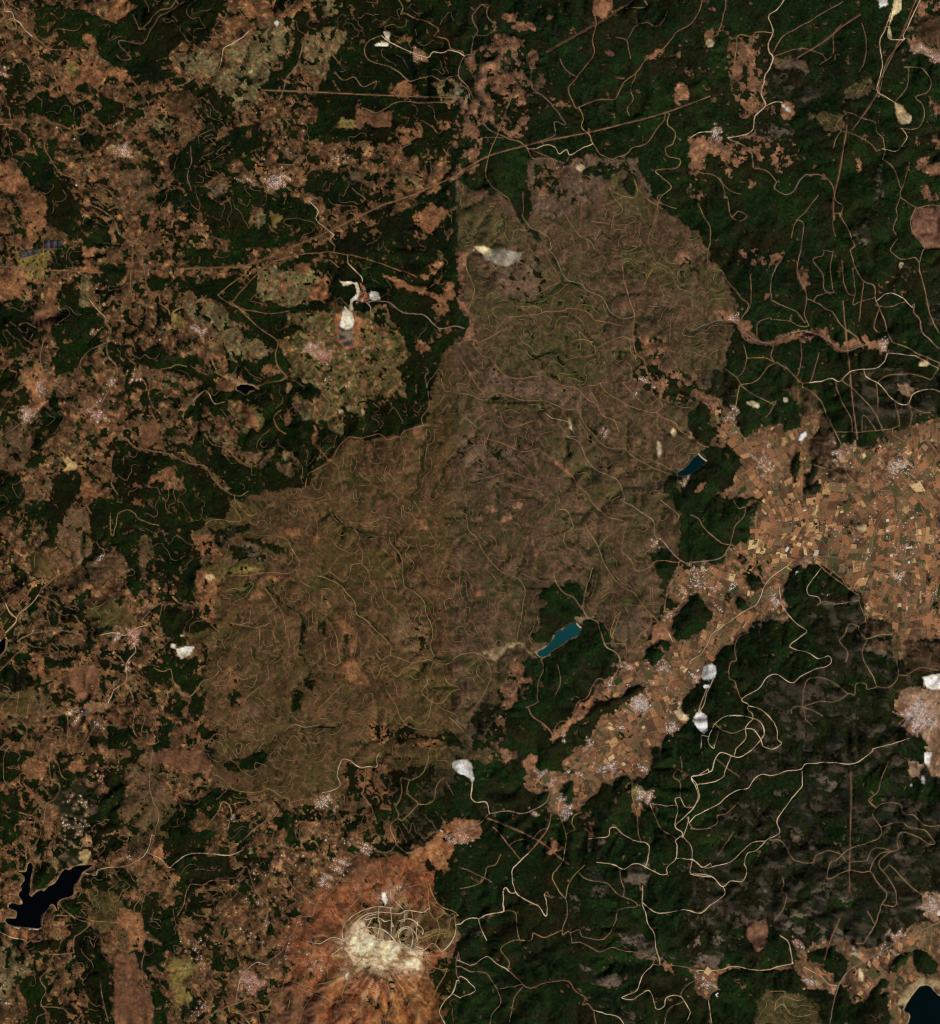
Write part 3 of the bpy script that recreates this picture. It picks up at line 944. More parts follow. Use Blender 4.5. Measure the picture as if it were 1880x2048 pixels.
w k 22,83 24,86 22,98 22,108 25,106 30,103 32,104 36,100 40,98 44,92 47,88 51,88 54,86 60,85 68,85 63,88 60,91 57,96 54,100 53,107 46,109 42,112 42,118 40,114 38,113 34,118 30,122 30,128 28,131 8,129 4,124 11,124 12,119 6,116 8,113 14,114 16,113 15,109 13,106 16,103 15,100 18,96 17,92 12,90 19,90 20,85|reservoir|black forked reservoir behind a long grey dam at the lower left
r 1.6 t 4,0 3,20 10,28
r 1.6 t 14,46 26,50 30,58 28,66 24,72
r 1.4 t 26,50 24,62
r 1.6 t 32,38 24,48
r 1.8 t 20,70 19,78 20,82
r 1.6 t 20,70 24,80 30,82 38,78 36,70 42,64
r 1.4 t 36,8 38,22 44,26 40,36 34,40 32,54
r 1.4 t 34,2 42,10 46,20 52,22
r 1.6 w 60,90 70,92 72,88 82,86 90,86 100,82 108,75 112,62
r 2 w 108,75 118,80 124,86 130,82 140,76 156,76 170,77 178,74
r 1.6 g 112,0 110,24 112,36 116,46 115,58 110,74
r 2 t 56,100 60,102 57,108 48,106 43,112 48,118 56,124 66,128 60,134 55,138 54,146
r 1.6 y 88,127 74,126 64,124 58,122
r 1.6 t 40,122 52,122 56,128 48,130 44,134 41,132 46,128 38,128
r 2 t 40,122 36,132 30,140 22,140 18,144
r 2 w 0,134 10,138 18,140
r 2 t 28,148 40,150 54,149
r 1.6 t 40,150 36,160 30,168 34,176 30,186 34,192 28,196 26,201
r 1.6 t 30,188 46,190 54,198
r 1.4 t 106,148 104,160 106,174 112,182
r 1.4 t 82,140 92,148 104,144 108,138 118,142
r 1.8 t 168,96 156,96 150,99 140,99 136,108 135,114 130,122
r 1.6 t 74,170 76,184 80,200
r 1.6 t 150,184 140,170
r 1.8 o 146,201 152,196 164,190 184,182
r 2 g 184,160 176,168 174,184
r 1.6 t 122,162 126,176
r 1.8 t 56,100 62,92 72,90
r 1.6 y 150,58 160,46 164,38 170,44 168,56
h 55,50 10 16 90 w the pale scattered village above the black reservoir
h 74,20 3 2 24 m scattered lower-left farms
h 96,79 2 2 10 w scattered lower-left farms
h 180,168 4 6 90 R the red-roofed town at the lower left
h 172,52 4 4 15 w scattered lower-left farms
h 145,150 10 14 50 w scattered lower-left farms
h 150,190 8 6 30 w scattered lower-left farms
h 3,170 3 20 26 w scattered lower-left farms
t 1 3
p B 0,30 16,16 30,8 60,4 80,6 100,14 118,14 130,0 166,0 164,34 156,50 150,60 140,66 124,64 118,56 112,60 104,44 92,34 80,30 60,30 46,36 30,34 20,30
p F 0,10 14,4 28,0 26,8 18,14 8,16 0,15
p X 84,8 100,14 108,10 118,14 116,30 124,34 124,46 116,50 114,60 110,61 108,52 102,40 96,36 88,42 86,30 82,20
p F 100,30 106,34 112,46 114,60 110,61 107,50 102,40
p F 86,14 92,16 90,38 86,30
p D 124,50 128,40 134,36 150,52 154,44 160,50 156,56 148,62 144,70 130,72 124,68 122,60
p D 118,14 150,10 164,16 164,34 156,50 150,60 140,66 124,64 118,50
p F 128,20 138,18 140,30 132,40 126,30
p F 142,36 156,34 158,48 146,52
p F 118,36 124,34 126,44 122,50 118,46
p F 38,42 44,44 46,52 50,60 50,66 46,70 40,66 44,60 36,60 30,54 30,50 36,50
p F 24,78 30,80 29,92 24,88 21,84
p F 0,50 14,54 18,62 14,70 8,66 0,66
b F 100,63 3 5
b F 57,33 2 1
b F 54,50 5 3
b F 74,50 5 3
b F 96,51 4 3
b F 87,46 3 2
b F 96,45 3 2
p F 104,74 114,78 120,80 126,84 118,82 108,78
p F 122,72 128,74 132,80 124,78
p F 128,66 136,66 138,72 132,74
p R 92,78 130,80 150,88 150,110 160,118 168,124 170,140 164,150 154,160 150,190 160,208 54,208 58,192 36,180 40,164 50,156 36,146 38,130 54,118 62,104 84,98
p O 146,70 150,64 160,54 168,49 176,52 184,50 184,64 176,68 164,70 160,86 154,90 146,80 140,86 130,80 136,72
p J 92,80 116,82 120,90 100,96 86,96
p J 36,172 60,176 66,190 60,210 30,210 30,186
p Z 108,182 120,172 130,160 148,164 154,184 160,208 112,208
p Z 68,172 80,160 90,160 84,176 72,182
p C 94,122 104,116 126,114 138,118 142,130 140,144 128,144 112,138 100,132 92,130
p C 142,120 160,118 168,126 170,138 158,148 146,144 140,132
p I 76,142 84,139 96,134 104,136 112,140 120,140 132,146 142,148 140,158 130,162 122,160 116,160 108,162 100,160 92,158 86,148|bare_summit|cream-coloured bare summit crowned by looping white tracks on the red mountain
p I 90,128 98,122 100,132 96,138 88,134
b C 98,162 6 4
b K 112,166 8 4
b C 118,156 3 3
b I 136,156 5 6
b W 86,166 1 4
p W 111,104 114,105 116,110 114,115 112,110
b W 124,101 2 2
p F 150,88 160,88 166,92 166,120 158,120 152,114 150,104
p F 154,154 162,152 168,160 164,180 158,184 150,176 148,170 146,164
r 2.5 w 82,142 83,130 88,124 98,118 110,115 120,116
r 2.5 w 90,128 100,121 112,119 124,120 130,118 142,119 146,116
r 3 w 100,125 108,123 114,126 118,125 120,130
r 3 w 94,132 104,130 112,132 118,136 122,141 126,146
r 3 w 126,144 124,136 128,131 134,134 134,142 131,145 127,142
r 3 w 123,134 128,130 133,131 138,138 136,143 142,146
r 3 w 124,125 132,124 138,128 142,132 141,136
r 2.5 w 138,126 137,136 138,140
r 2.6 w 108,140 116,141 124,144 131,146 142,147 148,142 152,144 156,148 162,142 165,136 166,130
r 2 w 109,116 110,128 109,138
r 2.2 y 86,130 92,124 100,118
r 2.2 w 95,136 96,128 102,122 110,120
r 2 y 146,98 149,106 152,112 158,116 164,119 168,122
r 2 y 130,118 145,119 146,112
r 1.8 y 146,118 150,124 158,120 162,124 160,132 158,138
r 1.6 o 112,103 118,102 124,102 132,100 140,98
r 1.6 O 142,90 148,91 150,96
r 1.8 O 143,92 146,104 145,114
r 1.8 y 83,132 87,118 92,112 98,106 106,104
r 1.6 o 83,140 84,154 88,158
r 1.6 w 75,150 83,144
r 1.6 y 72,168 73,156 82,152
r 1.8 y 130,108 129,118
r 1.8 y 150,114 156,117 160,122 164,120 166,128
r 1.6 y 140,140 150,136 160,134
r 1.6 O 100,104 108,102 112,103
p W 164,9 168,7 174,7 178,10 179,18 180,22 178,24 176,20 172,18 168,17 164,13|quarry|comma-shaped white quarry on the seam between brown slopes and dark forest, lower centre
r 3 w 178,24 177,34 180,38
r 2 w 110,2 108,6 108,12 102,12 96,13 88,8 82,8 79,18 81,26 74,30 68,31
r 1.6 t 97,32 104,42 108,54
r 1.8 t 98,30 100,14
r 1.8 t 126,20 126,34 122,42 124,48 118,56 122,68 128,74 134,76
r 2 g 104,72 112,75 118,74 122,69
r 1.6 y 132,22 130,32 138,38 136,42 126,52
r 1.6 y 147,0 142,16 134,22
r 1.6 y 158,20 152,26 150,36 144,40
r 2.2 g 184,54 168,60 156,64 146,70 138,74 130,76
r 1.8 g 104,71 92,78 84,86 80,96 72,106 64,112 60,122 54,122 50,124 47,134 40,142 38,148 30,154 22,158
r 2 w 28,158 20,156 14,160 8,168 6,176
r 2 o 28,160 34,168 44,170 54,176 64,180 74,184 84,190 86,198
r 2.2 t 40,168 60,175 70,182 80,190
r 1.6 o 84,186 100,188 110,184 120,172 136,166 150,162
r 1.8 y 160,160 150,180 144,190
r 3 w 166,170 164,178 158,184 154,192 158,201
r 1.4 t 40,170 38,178 44,184 40,194
r 1.8 y 0,192 8,194 14,201
r 1.6 y 32,180 26,190 10,194
r 1.4 t 14,88 20,104 28,116 24,130 10,140 6,152 14,164
r 1.4 t 42,94 50,104 60,112
r 1.8 y 0,26 6,30 20,31 28,28 36,33 44,36
r 1.6 t 44,38 54,36
r 1.6 g 36,44 32,50 26,52 18,58 10,66
r 1.4 t 168,148 166,162 170,172
r 1.6 o 130,190 136,178 146,170
r 1.6 y 120,194 128,184 138,182
r 1.4 o 50,204 54,190 60,182
h 16,172 10 8 220 R the red-roofed town at the lower left
h 70,100 6 8 80 w the village at the red mountain's foot
h 80,86 5 6 70 w the village at the red mountain's foot
h 100,72 8 4 50 w the village at the red mountain's foot
h 66,38 10 6 70 w the hamlets above the red mountain
h 165,64 14 5 36 w the salmon valley at the lower centre
h 30,110 26 34 80 w the fields west of the red mountain
h 46,150 12 8 30 w the fields west of the red mountain
h 64,158 7 5 34 w the fields west of the red mountain
h 60,70 30 20 60 w the hamlets above the red mountain
v 122,70 104,72 84,86 80,96 72,106 60,122 50,124 40,142 22,158
r 2 w 96,126 90,134 88,142
r 2 w 104,124 98,134 96,140
r 2 w 118,116 119,126 118,136
r 2 y 134,120 136,128 142,134 150,132
r 2 w 128,126 128,118 122,112 118,108
r 2 w 100,130 104,138 112,140
r 1.8 y 152,124 154,134 150,144
r 1.8 y 124,102 126,110 132,116
r 1.8 y 100,150 92,160 86,170 82,180
r 1.8 w 84,140 74,138 66,142 56,140
r 1.6 O 92,118 84,108 78,98
r 1.6 O 112,103 112,94 110,84
r 1.6 O 124,100 126,90 132,82
r 1.6 y 142,150 148,158 156,162
r 1.6 y 118,160 116,172 120,184 116,196
r 1.6 o 132,162 138,174 134,188 138,200
r 1.6 y 90,160 78,168 64,172
r 1.6 w 110,142 104,134 96,130 88,134
t 2 3
p A 74,8 86,-2 140,-2 140,14 136,22 130,20 124,30 134,38 130,48 126,46 128,36 122,26 124,20 116,20 112,26 104,22 104,30 96,36 92,40 90,46 84,42 82,32 84,24 78,24 72,30 76,36 80,40 74,50 70,46 64,46 64,38 66,32 56,32 48,26 46,22 50,18 48,10 56,6 56,12 64,16 72,16 80,18 86,14 78,12 74,10|farmland|reddish-brown valley of small fields between two dark wooded ridges, lower centre right
p X 20,0 42,0 42,6 34,10 28,8 22,6
p S 46,8 52,4 58,4 56,12 52,18 46,14
b X 19,20 3 2
p O 67,65 74,67 73,74 66,77 60,78 66,72|bare_clearing|orange-tan boot-shaped clearing alone in the forest south of the farm valley
p O 0,50 14,56 12,64 4,69 0,66
p T 74,42 76,44 80,50 76,50
p Y 126,22 134,28 138,34 132,36 126,32
p O 130,40 136,40 132,48 128,46
p K 94,66 106,66 104,72 94,76
p K 92,86 100,86 104,94 98,98 92,90
p K 96,100 108,98 112,104 104,108 97,106
p K 122,86 130,83 138,84 140,94 136,100 128,98 122,96
p K 66,108 76,106 72,112
p K 80,108 90,110 88,120 84,120
p K 114,134 136,136 142,144 150,150 160,154 150,158 130,154 118,144
p K 88,158 104,164 116,164 120,172 112,176 96,172 88,164
p K 4,130 16,132 18,136 4,138
p K 166,144 178,138 184,146 180,156 168,154
b K 164,86 4 3
b K 96,182 3 2
b K 128,196 10 3
p O 175,160 184,160 184,184 178,180 174,170
p O 148,157 156,158 156,163 150,163
r 2.6 w 9,24 8,34 12,38 19,38 21,44 22,47
r 3 g 0,58 14,54 22,47 34,45 46,47 56,43 64,38 65,34
r 2.4 g 65,34 72,26 76,18 86,10 96,0
r 2.5 o 67,47 65,56 60,64 50,76
r 3 w 50,76 42,84 38,90 41,104 50,111 58,115 63,122 64,116 62,106
r 3.5 w 41,104 37,105 34,101 32,104 32,116 31,119 20,121 14,124 6,124 0,128
r 2 w 14,125 16,132 20,140
r 1.8 o 24,56 30,62 36,70 43,79
r 4 c 20,50 40,58 60,68 72,78 80,84
r 2 y 74,50 78,62 77,74 75,82 68,92 72,102 78,110
r 2 t 78,110 79,120 76,130 75,136 80,133 82,141
r 2 y 78,108 80,98 86,90 92,84
r 2.2 w 100,82 112,84 120,88 126,84 132,84 138,87 146,91 152,91 152,86 158,80 159,70 158,66 164,62
r 1.8 t 90,93 96,96 108,98 116,106 126,110 130,115 117,117 114,126 110,134 106,138 100,139 90,137 88,132 86,132
r 2.2 w 94,65 108,64 110,58 114,57 120,62 130,67 136,68 139,72 137,84
r 1.8 y 126,32 130,48 131,60 133,66
r 1.8 y 90,46 84,48 82,54 84,58 78,62
r 2.5 w 182,14 176,18 170,20 174,26 176,35 172,42 168,46 158,55
r 2.2 w 162,35 158,36 160,44 158,56 163,60 163,64
r 1.8 w 140,39 150,41 158,41
r 1.8 w 162,35 166,42 172,42
r 1.8 t 162,34 162,24 157,20 160,14 163,16 162,4
r 2 t 167,49 172,58 184,57
r 1.8 w 164,64 170,72 170,84 170,91 184,93
r 2.2 w 158,80 166,80 173,82 178,86 184,83
r 1.8 w 164,63 167,55 168,49
r 2 w 134,100 134,112 136,120 138,128 142,134 144,146 147,154
r 2.2 w 134,112 142,118 150,120 164,117 176,120 184,114
r 1.8 t 142,158 142,153 134,150 122,148 112,145 102,148 90,142 82,142
r 2 w 140,160 134,166 130,176 122,180 119,182 127,183 139,177 144,190 150,188 152,182 162,181 168,190 169,194 166,201
r 2 t 144,158 154,158 166,160 174,164
r 1.6 t 174,168 164,176 162,182
r 1.6 t 162,186 154,190 150,201
r 1.6 t 31,119 36,118 41,120 42,132 44,139
r 2 o 75,132 62,138 54,134 52,140 39,140 30,146 36,156 36,162 46,172 52,175 60,172 70,170 80,170 84,176 90,180 92,182 90,187 94,186 98,191
r 2.2 w 98,191 108,194 116,196 120,201
r 2 w 0,155 8,158 16,154 20,152 26,156 36,163
r 1.8 t 46,172 38,174 28,176
r 1.8 t 0,159 8,163 18,163 24,170 28,178 30,186 24,194 22,201
r 1.6 t 46,174 40,182 38,192 36,200
r 1.8 w 0,166 6,170 11,177 0,182
r 1.4 y 0,102 12,99 18,94 20,86 26,84 30,76
r 1.6 t 98,191 100,201
r 1.4 t 0,86 12,91 24,97
r 1.4 t 36,70 44,66 52,66 58,60 64,57
r 1.4 y 64,104 66,108 62,106
r 1.6 t 118,88 118,96 121,102
r 1.4 t 142,46 148,58 158,64
h 58,18 6 3 36 w the south-western end of the farm valley
h 68,24 5 5 40 m the south-western end of the farm valley
h 112,12 5 5 60 w the middle of the farm valley
h 134,12 4 4 30 w the middle of the farm valley
h 137,33 6 5 110 w the compact hill hamlet south of the farm valley
h 78,45 3 4 80 w the compact hamlet at the forest's edge below the farm valley
h 74,38 1 5 30 w the compact hamlet at the forest's edge below the farm valley
h 55,46 2 2 12 w the roadside works below the farm valley
h 4,64 6 2 14 w the salmon valley at the lower centre
h 178,166 5 6 24 w the lower right village
h 96,14 24 14 60 w the middle of the farm valley
t 3 3
p D 20,30 60,0 150,0 190,30 190,104 172,108 172,128 150,142 140,150 120,144 110,140 90,144 60,128 40,130 0,140 0,90 20,70
p A 76,140 82,140 84,150 90,142 96,144 100,140 112,140 122,146 134,146 150,140 164,128 190,122 190,200 176,172 166,170 162,176 156,190 162,195 162,208 150,208 142,190 140,180 148,170 142,168 136,176 124,190 118,186 116,176 110,172 108,180 100,176 88,178 84,168 78,162 74,160 50,163 34,160 20,160 10,156 0,160 0,164 4,170 6,180 14,184 20,178 22,166 30,162 60,166 76,160 78,150|farmland|orange coastal fields round the dark bay at the lower right corner
p F 44,22 80,16 80,28 74,44 60,44 44,34
p F 120,20 140,14 150,24 140,34 130,40 120,36
p F 96,48 112,44 116,60 134,60 140,66 116,72 100,72
p F 24,66 52,64 60,76 40,86 26,80
p F 150,26 180,22 184,40 150,36
p K 88,18 104,16 110,22 104,30 88,28
p K 62,30 70,28 72,34 62,34
p K 52,56 62,54 66,62 56,62
p K 70,56 82,56 78,66 70,62
p K 94,98 106,98 104,110 100,120 90,118 86,112
p K 62,120 74,116 90,122 110,132 120,140 106,142 90,140 70,132 62,128
p K 108,108 120,106 118,118 108,116
p K 148,74 162,74 160,80 148,78
p K 50,98 56,100 58,114 54,120 50,110
p K 0,140 20,136 40,142 24,152 20,160 0,156
b K 90,67 2 5
p J 42,124 50,126 56,124 58,134 55,144 52,148 49,149 46,144 41,136|bare_clearing|brown tooth-shaped clearing hanging into dark forest at the lower right
b O 49,146 2.5 3
p F 24,150 40,142 46,144 52,149 60,152 61,162 40,162 24,158
p F 60,134 66,132 74,146 76,156 62,160
p F 22,164 40,162 60,164 76,164 84,170 86,180 74,176 58,178 48,186 46,201 20,201 24,180
p F 88,150 100,146 106,144 112,150 116,158 112,168 108,172 104,164 100,162 98,156 90,158
p E 48,186 58,178 76,178 86,184 96,188 100,201 46,201
p F 166,146 174,150 180,156 180,164 174,168 166,160 164,154
p F 144,162 152,152 164,148 156,158 150,164
p F 122,192 140,180 148,178 146,190 150,201 126,201
p V 172,-2 190,-2 190,20 178,20 174,8
p V 160,8 172,10 170,22 162,18
p W 172,2 178,2 176,12 172,10
b W 171,22 1.5 3
b W 163,26 1 1.5
p V 172,106 190,106 190,130 174,124 170,116
p T 124,160 128,164 128,170 124,170
b T 163,142 2 1.5
p U 150,188 158,178 162,172 172,168 180,172 190,176 190,182 176,176 168,178 160,188
w n 158,189 162,183 166,178 170,174 176,174 180,178 184,181 192,181 192,208 162,208 162,195 158,192|bay|dark blue bay filling the lower right corner, pale reedy shore round it
r 2.5 w 45,0 36,5 30,4 22,2 18,8 16,15 8,18 1,20 4,26 6,34 4,40 0,46
r 2.2 w 30,4 26,14 24,20 14,24 6,25
r 1.4 t 19,6 28,14 36,20
r 2.2 t 146,8 140,22 138,30 131,37 136,43 134,48 140,57 139,64 130,68 116,73 108,80 103,83 101,94 110,91 118,88 126,90 132,89 138,98 144,106 140,115 136,128 130,138 128,142 122,142
r 2.2 w 134,0 130,4 122,9 110,10 104,9 86,10 82,14 72,15 62,18 52,18 46,22 42,28 34,30 26,35 20,40 12,44 4,48 0,53
r 2.2 w 82,14 82,26 76,34 70,42 64,52 66,60 58,65 55,67 46,68 38,75 30,82 22,84 10,86 2,80 0,80
r 2 w 55,67 48,74 42,76 40,84 42,88 39,96 30,96 24,100 18,94 10,91 0,91
r 2 w 24,100 26,105 18,112 8,119 0,118
r 2 t 58,66 66,66 70,70 74,78 78,81 90,83 92,78 100,74 110,76
r 4 c 118,16 118,50 117,84 117,104
r 4 c 110,124 104,138 99,154
r 1.8 t 136,43 142,39 154,40 156,46 164,48 172,55 184,56
r 1.8 t 140,57 148,54 156,53 160,56 168,58 174,60 180,68 176,69 168,64 156,60 152,66 153,72 148,74 140,76 134,82 132,89
r 1.8 t 148,74 140,80 139,86 144,92 150,101 151,114 141,113
r 1.8 t 146,84 156,94 164,102 172,107
r 1.8 t 68,94 69,99 67,104 71,107 68,118 62,126
r 2 w 66,136 72,140 74,146 75,156
r 2.6 w 0,162 20,162 32,159 44,161 56,162 66,159 76,157
r 2.5 g 184,126 160,138 134,152 118,162 110,172 106,184 103,201
r 1.8 w 84,160 96,166 102,172 108,173
r 2.2 w 14,184 15,196 16,201
r 1.6 y 62,192 64,184 70,181 80,184 86,182
r 1.6 y 63,190 68,187 74,194 80,196 90,194
r 1.6 y 54,184 58,178 70,177
r 1.8 t 136,128 130,118
r 1.4 t 32,60 26,70 20,77
r 2 t 0,58 10,58 20,54 20,48
r 1.4 t 26,47 34,40
r 1.6 t 130,81 133,74 138,72 148,74
r 1.4 t 115,82 130,81
h 90,171 5 3 60 w the white hamlet west of the coast road
h 80,144 1 7 24 w the white hamlet west of the coast road
h 12,172 8 6 36 w the lower right village
h 122,150 4 3 24 w the coastal plain
h 152,136 8 3 36 w the coastal plain
h 177,114 6 9 110 w the white town on the lower right edge
h 150,150 24 12 30 w the coastal plain
v 110,20 100,40 92,52 80,70
v 60,100 58,120 60,134
"""
# ---------------------------------------------------------------- numpy noise
def hashgrid(ny, nx, seed):
    return np.random.RandomState(seed).rand(ny, nx).astype(np.float32)

def vnoise(X, Y, s, seed):
    x = (X + 4000.0) / s; y = (Y + 4000.0) / s
    nx = int(x.max()) + 3; ny = int(y.max()) + 3
    g = hashgrid(ny, nx, seed)
    xi = x.astype(np.int32); yi = y.astype(np.int32)
    fx = x - xi; fy = y - yi
    fx = fx * fx * (3 - 2 * fx); fy = fy * fy * (3 - 2 * fy)
    a = g[yi, xi]; b = g[yi, xi + 1]; c = g[yi + 1, xi]; d = g[yi + 1, xi + 1]
    return (a + (b - a) * fx) + ((c + (d - c) * fx) - (a + (b - a) * fx)) * fy

def fbm(X, Y, s, seed, n=4, gain=0.5):
    t = 0; w = 1.0; tot = 0
    for i in range(n):
        t = t + w * vnoise(X, Y, s / (2.03 ** i), seed + 17 * i); tot += w; w *= gain
    return t / tot

def ridged(X, Y, s, seed, n=4, gain=0.5):
    t = 0; w = 1.0; tot = 0
    for i in range(n):
        t = t + w * (1 - np.abs(2 * vnoise(X, Y, s / (2.07 ** i), seed + 31 * i) - 1)); tot += w; w *= gain
    return t / tot

def blur(a, n=1):
    for _ in range(n):
        p = np.pad(a, [(1, 1), (1, 1)] + [(0, 0)] * (a.ndim - 2), 'edge')
        a = (p[:-2, 1:-1] + p[2:, 1:-1] + p[1:-1, :-2] + p[1:-1, 2:] + 2 * p[1:-1, 1:-1]) / 6.0
    return a

def box(a, r):
    for ax in (0, 1):
        n = a.shape[ax]
        c = np.cumsum(np.concatenate([np.zeros_like(a.take([0], ax)), a], ax), ax, dtype=np.float64)
        i = np.arange(n); hi = np.minimum(i + r + 1, n); lo = np.maximum(i - r, 0)
        d = (hi - lo).astype(float)
        d = d[:, None] if ax == 0 else d[None, :]
        a = (c.take(hi, ax) - c.take(lo, ax)) / d
    return a

def rankn(a):                      # noise to a uniform 0..1 distribution
    s = np.sort(a[::4, ::4].ravel())
    return (np.searchsorted(s, a) / float(len(s))).astype(np.float32)

# ---------------------------------------------------------------- parse the traced map
TX = (0, 460, 920, 1380); TY = (0, 500, 1000, 1500)
POLYS, ROADS, VALLEYS, HOUSES, WATERS = [], [], [], [], []
def parse():
    ox = oy = 0.0; s = 10.173
    for ln in DATA.split('\n'):
        ln = ln.strip()
        if not ln: continue
        if ln[0] == 't':
            q = ln.split()
            if q[1] == 'Z': ox = oy = 0.0; s = 10.173
            else:
                c, r = int(q[1]), int(q[2]); ox, oy = TX[c], TY[r]
                s = 2.7218 if r == 3 else 2.7056
            continue
        name = None
        if '|' in ln:
            ln, nm, lb = ln.split('|'); name = (nm, lb)
        q = ln.split()
        def pts(qq):
            return np.array([[ox + float(a) * s, oy + float(b) * s] for a, b in (p.split(',') for p in qq)])
        if q[0] == 'p': POLYS.append((q[1], pts(q[2:]), name))
        elif q[0] == 'w': WATERS.append((q[1], pts(q[2:]), name))
        elif q[0] == 'b':
            c0 = pts([q[2]])[0]; rx, ry = float(q[3]) * s, float(q[4]) * s
            if rx < 1: continue
            an = math.radians(float(q[5])) if len(q) > 5 else 0.0
            ang = np.linspace(0, 2 * math.pi, 14, endpoint=False)
            rr = 0.8 + 0.4 * np.random.RandomState(int(c0[0]) + int(c0[1])).rand(14)
            ex, ey = rx * rr * np.cos(ang), ry * rr * np.sin(ang)
            POLYS.append((q[1], np.stack([c0[0] + ex * math.cos(an) - ey * math.sin(an), c0[1] + ex * math.sin(an) + ey * math.cos(an)], 1), name))
        elif q[0] == 'r': ROADS.append((float(q[1]), q[2], pts(q[3:])))
        elif q[0] == 'v': VALLEYS.append(pts(q[1:]))
        elif q[0] == 'h':
            c0 = pts([q[1]])[0]
            HOUSES.append((c0[0], c0[1], float(q[2]) * s, float(q[3]) * s, int(q[4]), q[5], ' '.join(q[6:])))
parse()

# ---------------------------------------------------------------- rasters on the terrain grid
ST = 2.0
X0, X1, Y0, Y1 = -64, 1944, -64, 2112
xs = np.arange(X0, X1 + 0.1, ST); ys = np.arange(Y0, Y1 + 0.1, ST)
NX, NY = len(xs), len(ys)
GX, GY = np.meshgrid(xs.astype(np.float32), ys.astype(np.float32))
# edges of the land-cover patches wander a little
wx = (fbm(GX, GY, 26, 11, 4, 0.6) - 0.5) * 16
wy = (fbm(GX, GY, 26, 23, 4, 0.6) - 0.5) * 16
jx_ = (fbm(GX, GY, 11, 33, 3, 0.8) - 0.5) * 15; jy_ = (fbm(GX, GY, 11, 43, 3, 0.8) - 0.5) * 15
RXw, RYw = np.clip(GX + wx + jx_, -60, 1940), np.clip(GY + wy + jy_, -60, 2108)

def fill(P, PX, PY, pad=12):
    """even-odd test of the grid nodes near polygon P"""
    i0 = max(0, int((P[:, 0].min() - pad - X0) / ST)); i1 = min(NX, int((P[:, 0].max() + pad - X0) / ST) + 2)
    j0 = max(0, int((P[:, 1].min() - pad - Y0) / ST)); j1 = min(NY, int((P[:, 1].max() + pad - Y0) / ST) + 2)
    if i1 <= i0 or j1 <= j0: return None
    qx = PX[j0:j1, i0:i1]; qy = PY[j0:j1, i0:i1]
    ins = np.zeros(qx.shape, bool)
    n = len(P)
    for k in range(n):
        ax, ay = P[k]; bx, by = P[(k + 1) % n]
        if ay == by: continue
        c = ((ay > qy) != (by > qy)) & (qx < (bx - ax) * (qy - ay) / (by - ay) + ax)
        ins ^= c
    return (slice(j0, j1), slice(i0, i1)), ins

CL = {c: i for i, c in enumerate("FGMBEDSOJPYACKQXWTLZRIUVHN")}
cls = np.zeros((NY, NX), np.int8)
own = np.zeros((NY, NX), np.int16)
OWN = [('ground', 'rolling brown and dark green hill country seen from high above')]
def stretch(P):                     # patches traced up to the frame edge run on past it
    P = P.copy()
    P[:, 0] = np.where(P[:, 0] < 3, -60 - 10, np.where(P[:, 0] > 1876, 1950, P[:, 0]))
    P[:, 1] = np.where(P[:, 1] < 3, -70, np.where(P[:, 1] > 2044, 2120, P[:, 1]))
    return P
SHARP = set("WTNHIJ")
for c, P, nm in POLYS:
    P = stretch(P)
    f = fill(P, GX + wx * 0.3, GY + wy * 0.3) if c in SHARP else fill(P, RXw, RYw)
    if f is None: continue
    sl, m = f
    cls[sl][m] = CL[c]
    if nm:
        if nm not in OWN: OWN.append(nm)
        own[sl][m] = OWN.index(nm)
    elif c in 'F': own[sl][m] = 0

# distance to linear features, in photo pixels
def smooth(P, step=3.0, wig=0.0, seed=0, closed=False):
    Q = [P[0]]
    n = len(P)
    for i in range(n - 1):
        p0, p1, p2, p3 = P[max(i - 1, 0)], P[i], P[i + 1], P[min(i + 2, n - 1)]
        L = np.hypot(*(p2 - p1)); k = max(1, int(L / step))
        for j in range(1, k + 1):
            t = j / k
            Q.append(0.5 * ((2 * p1) + (-p0 + p2) * t + (2 * p0 - 5 * p1 + 4 * p2 - p3) * t * t + (-p0 + 3 * p1 - 3 * p2 + p3) * t ** 3))
    Q = np.array(Q)
    if wig > 0:
        Q[:, 0] += (fbm(Q[:, 0], Q[:, 1], 22, 301 + seed % 7, 3, 0.6) - 0.5) * wig
        Q[:, 1] += (fbm(Q[:, 0] + 900, Q[:, 1], 22, 311 + seed % 7, 3, 0.6) - 0.5) * wig
    return Q

def stamp(D, Q, reach):
    """min distance from the polyline Q into raster D"""
    r = int(reach / ST) + 1
    for i in range(len(Q) - 1):
        a, b = Q[i], Q[i + 1]
        i0 = max(0, int((min(a[0], b[0]) - X0) / ST) - r); i1 = min(NX, int((max(a[0], b[0]) - X0) / ST) + r + 2)
        j0 = max(0, int((min(a[1], b[1]) - Y0) / ST) - r); j1 = min(NY, int((max(a[1], b[1]) - Y0) / ST) + r + 2)
        if i1 <= i0 or j1 <= j0: continue
        qx = GX[j0:j1, i0:i1] - a[0]; qy = GY[j0:j1, i0:i1] - a[1]
        dx, dy = b - a
        L2 = dx * dx + dy * dy + 1e-9
        t = np.clip((qx * dx + qy * dy) / L2, 0, 1)
        d = np.hypot(qx - t * dx, qy - t * dy)
        D[j0:j1, i0:i1] = np.minimum(D[j0:j1, i0:i1], d)

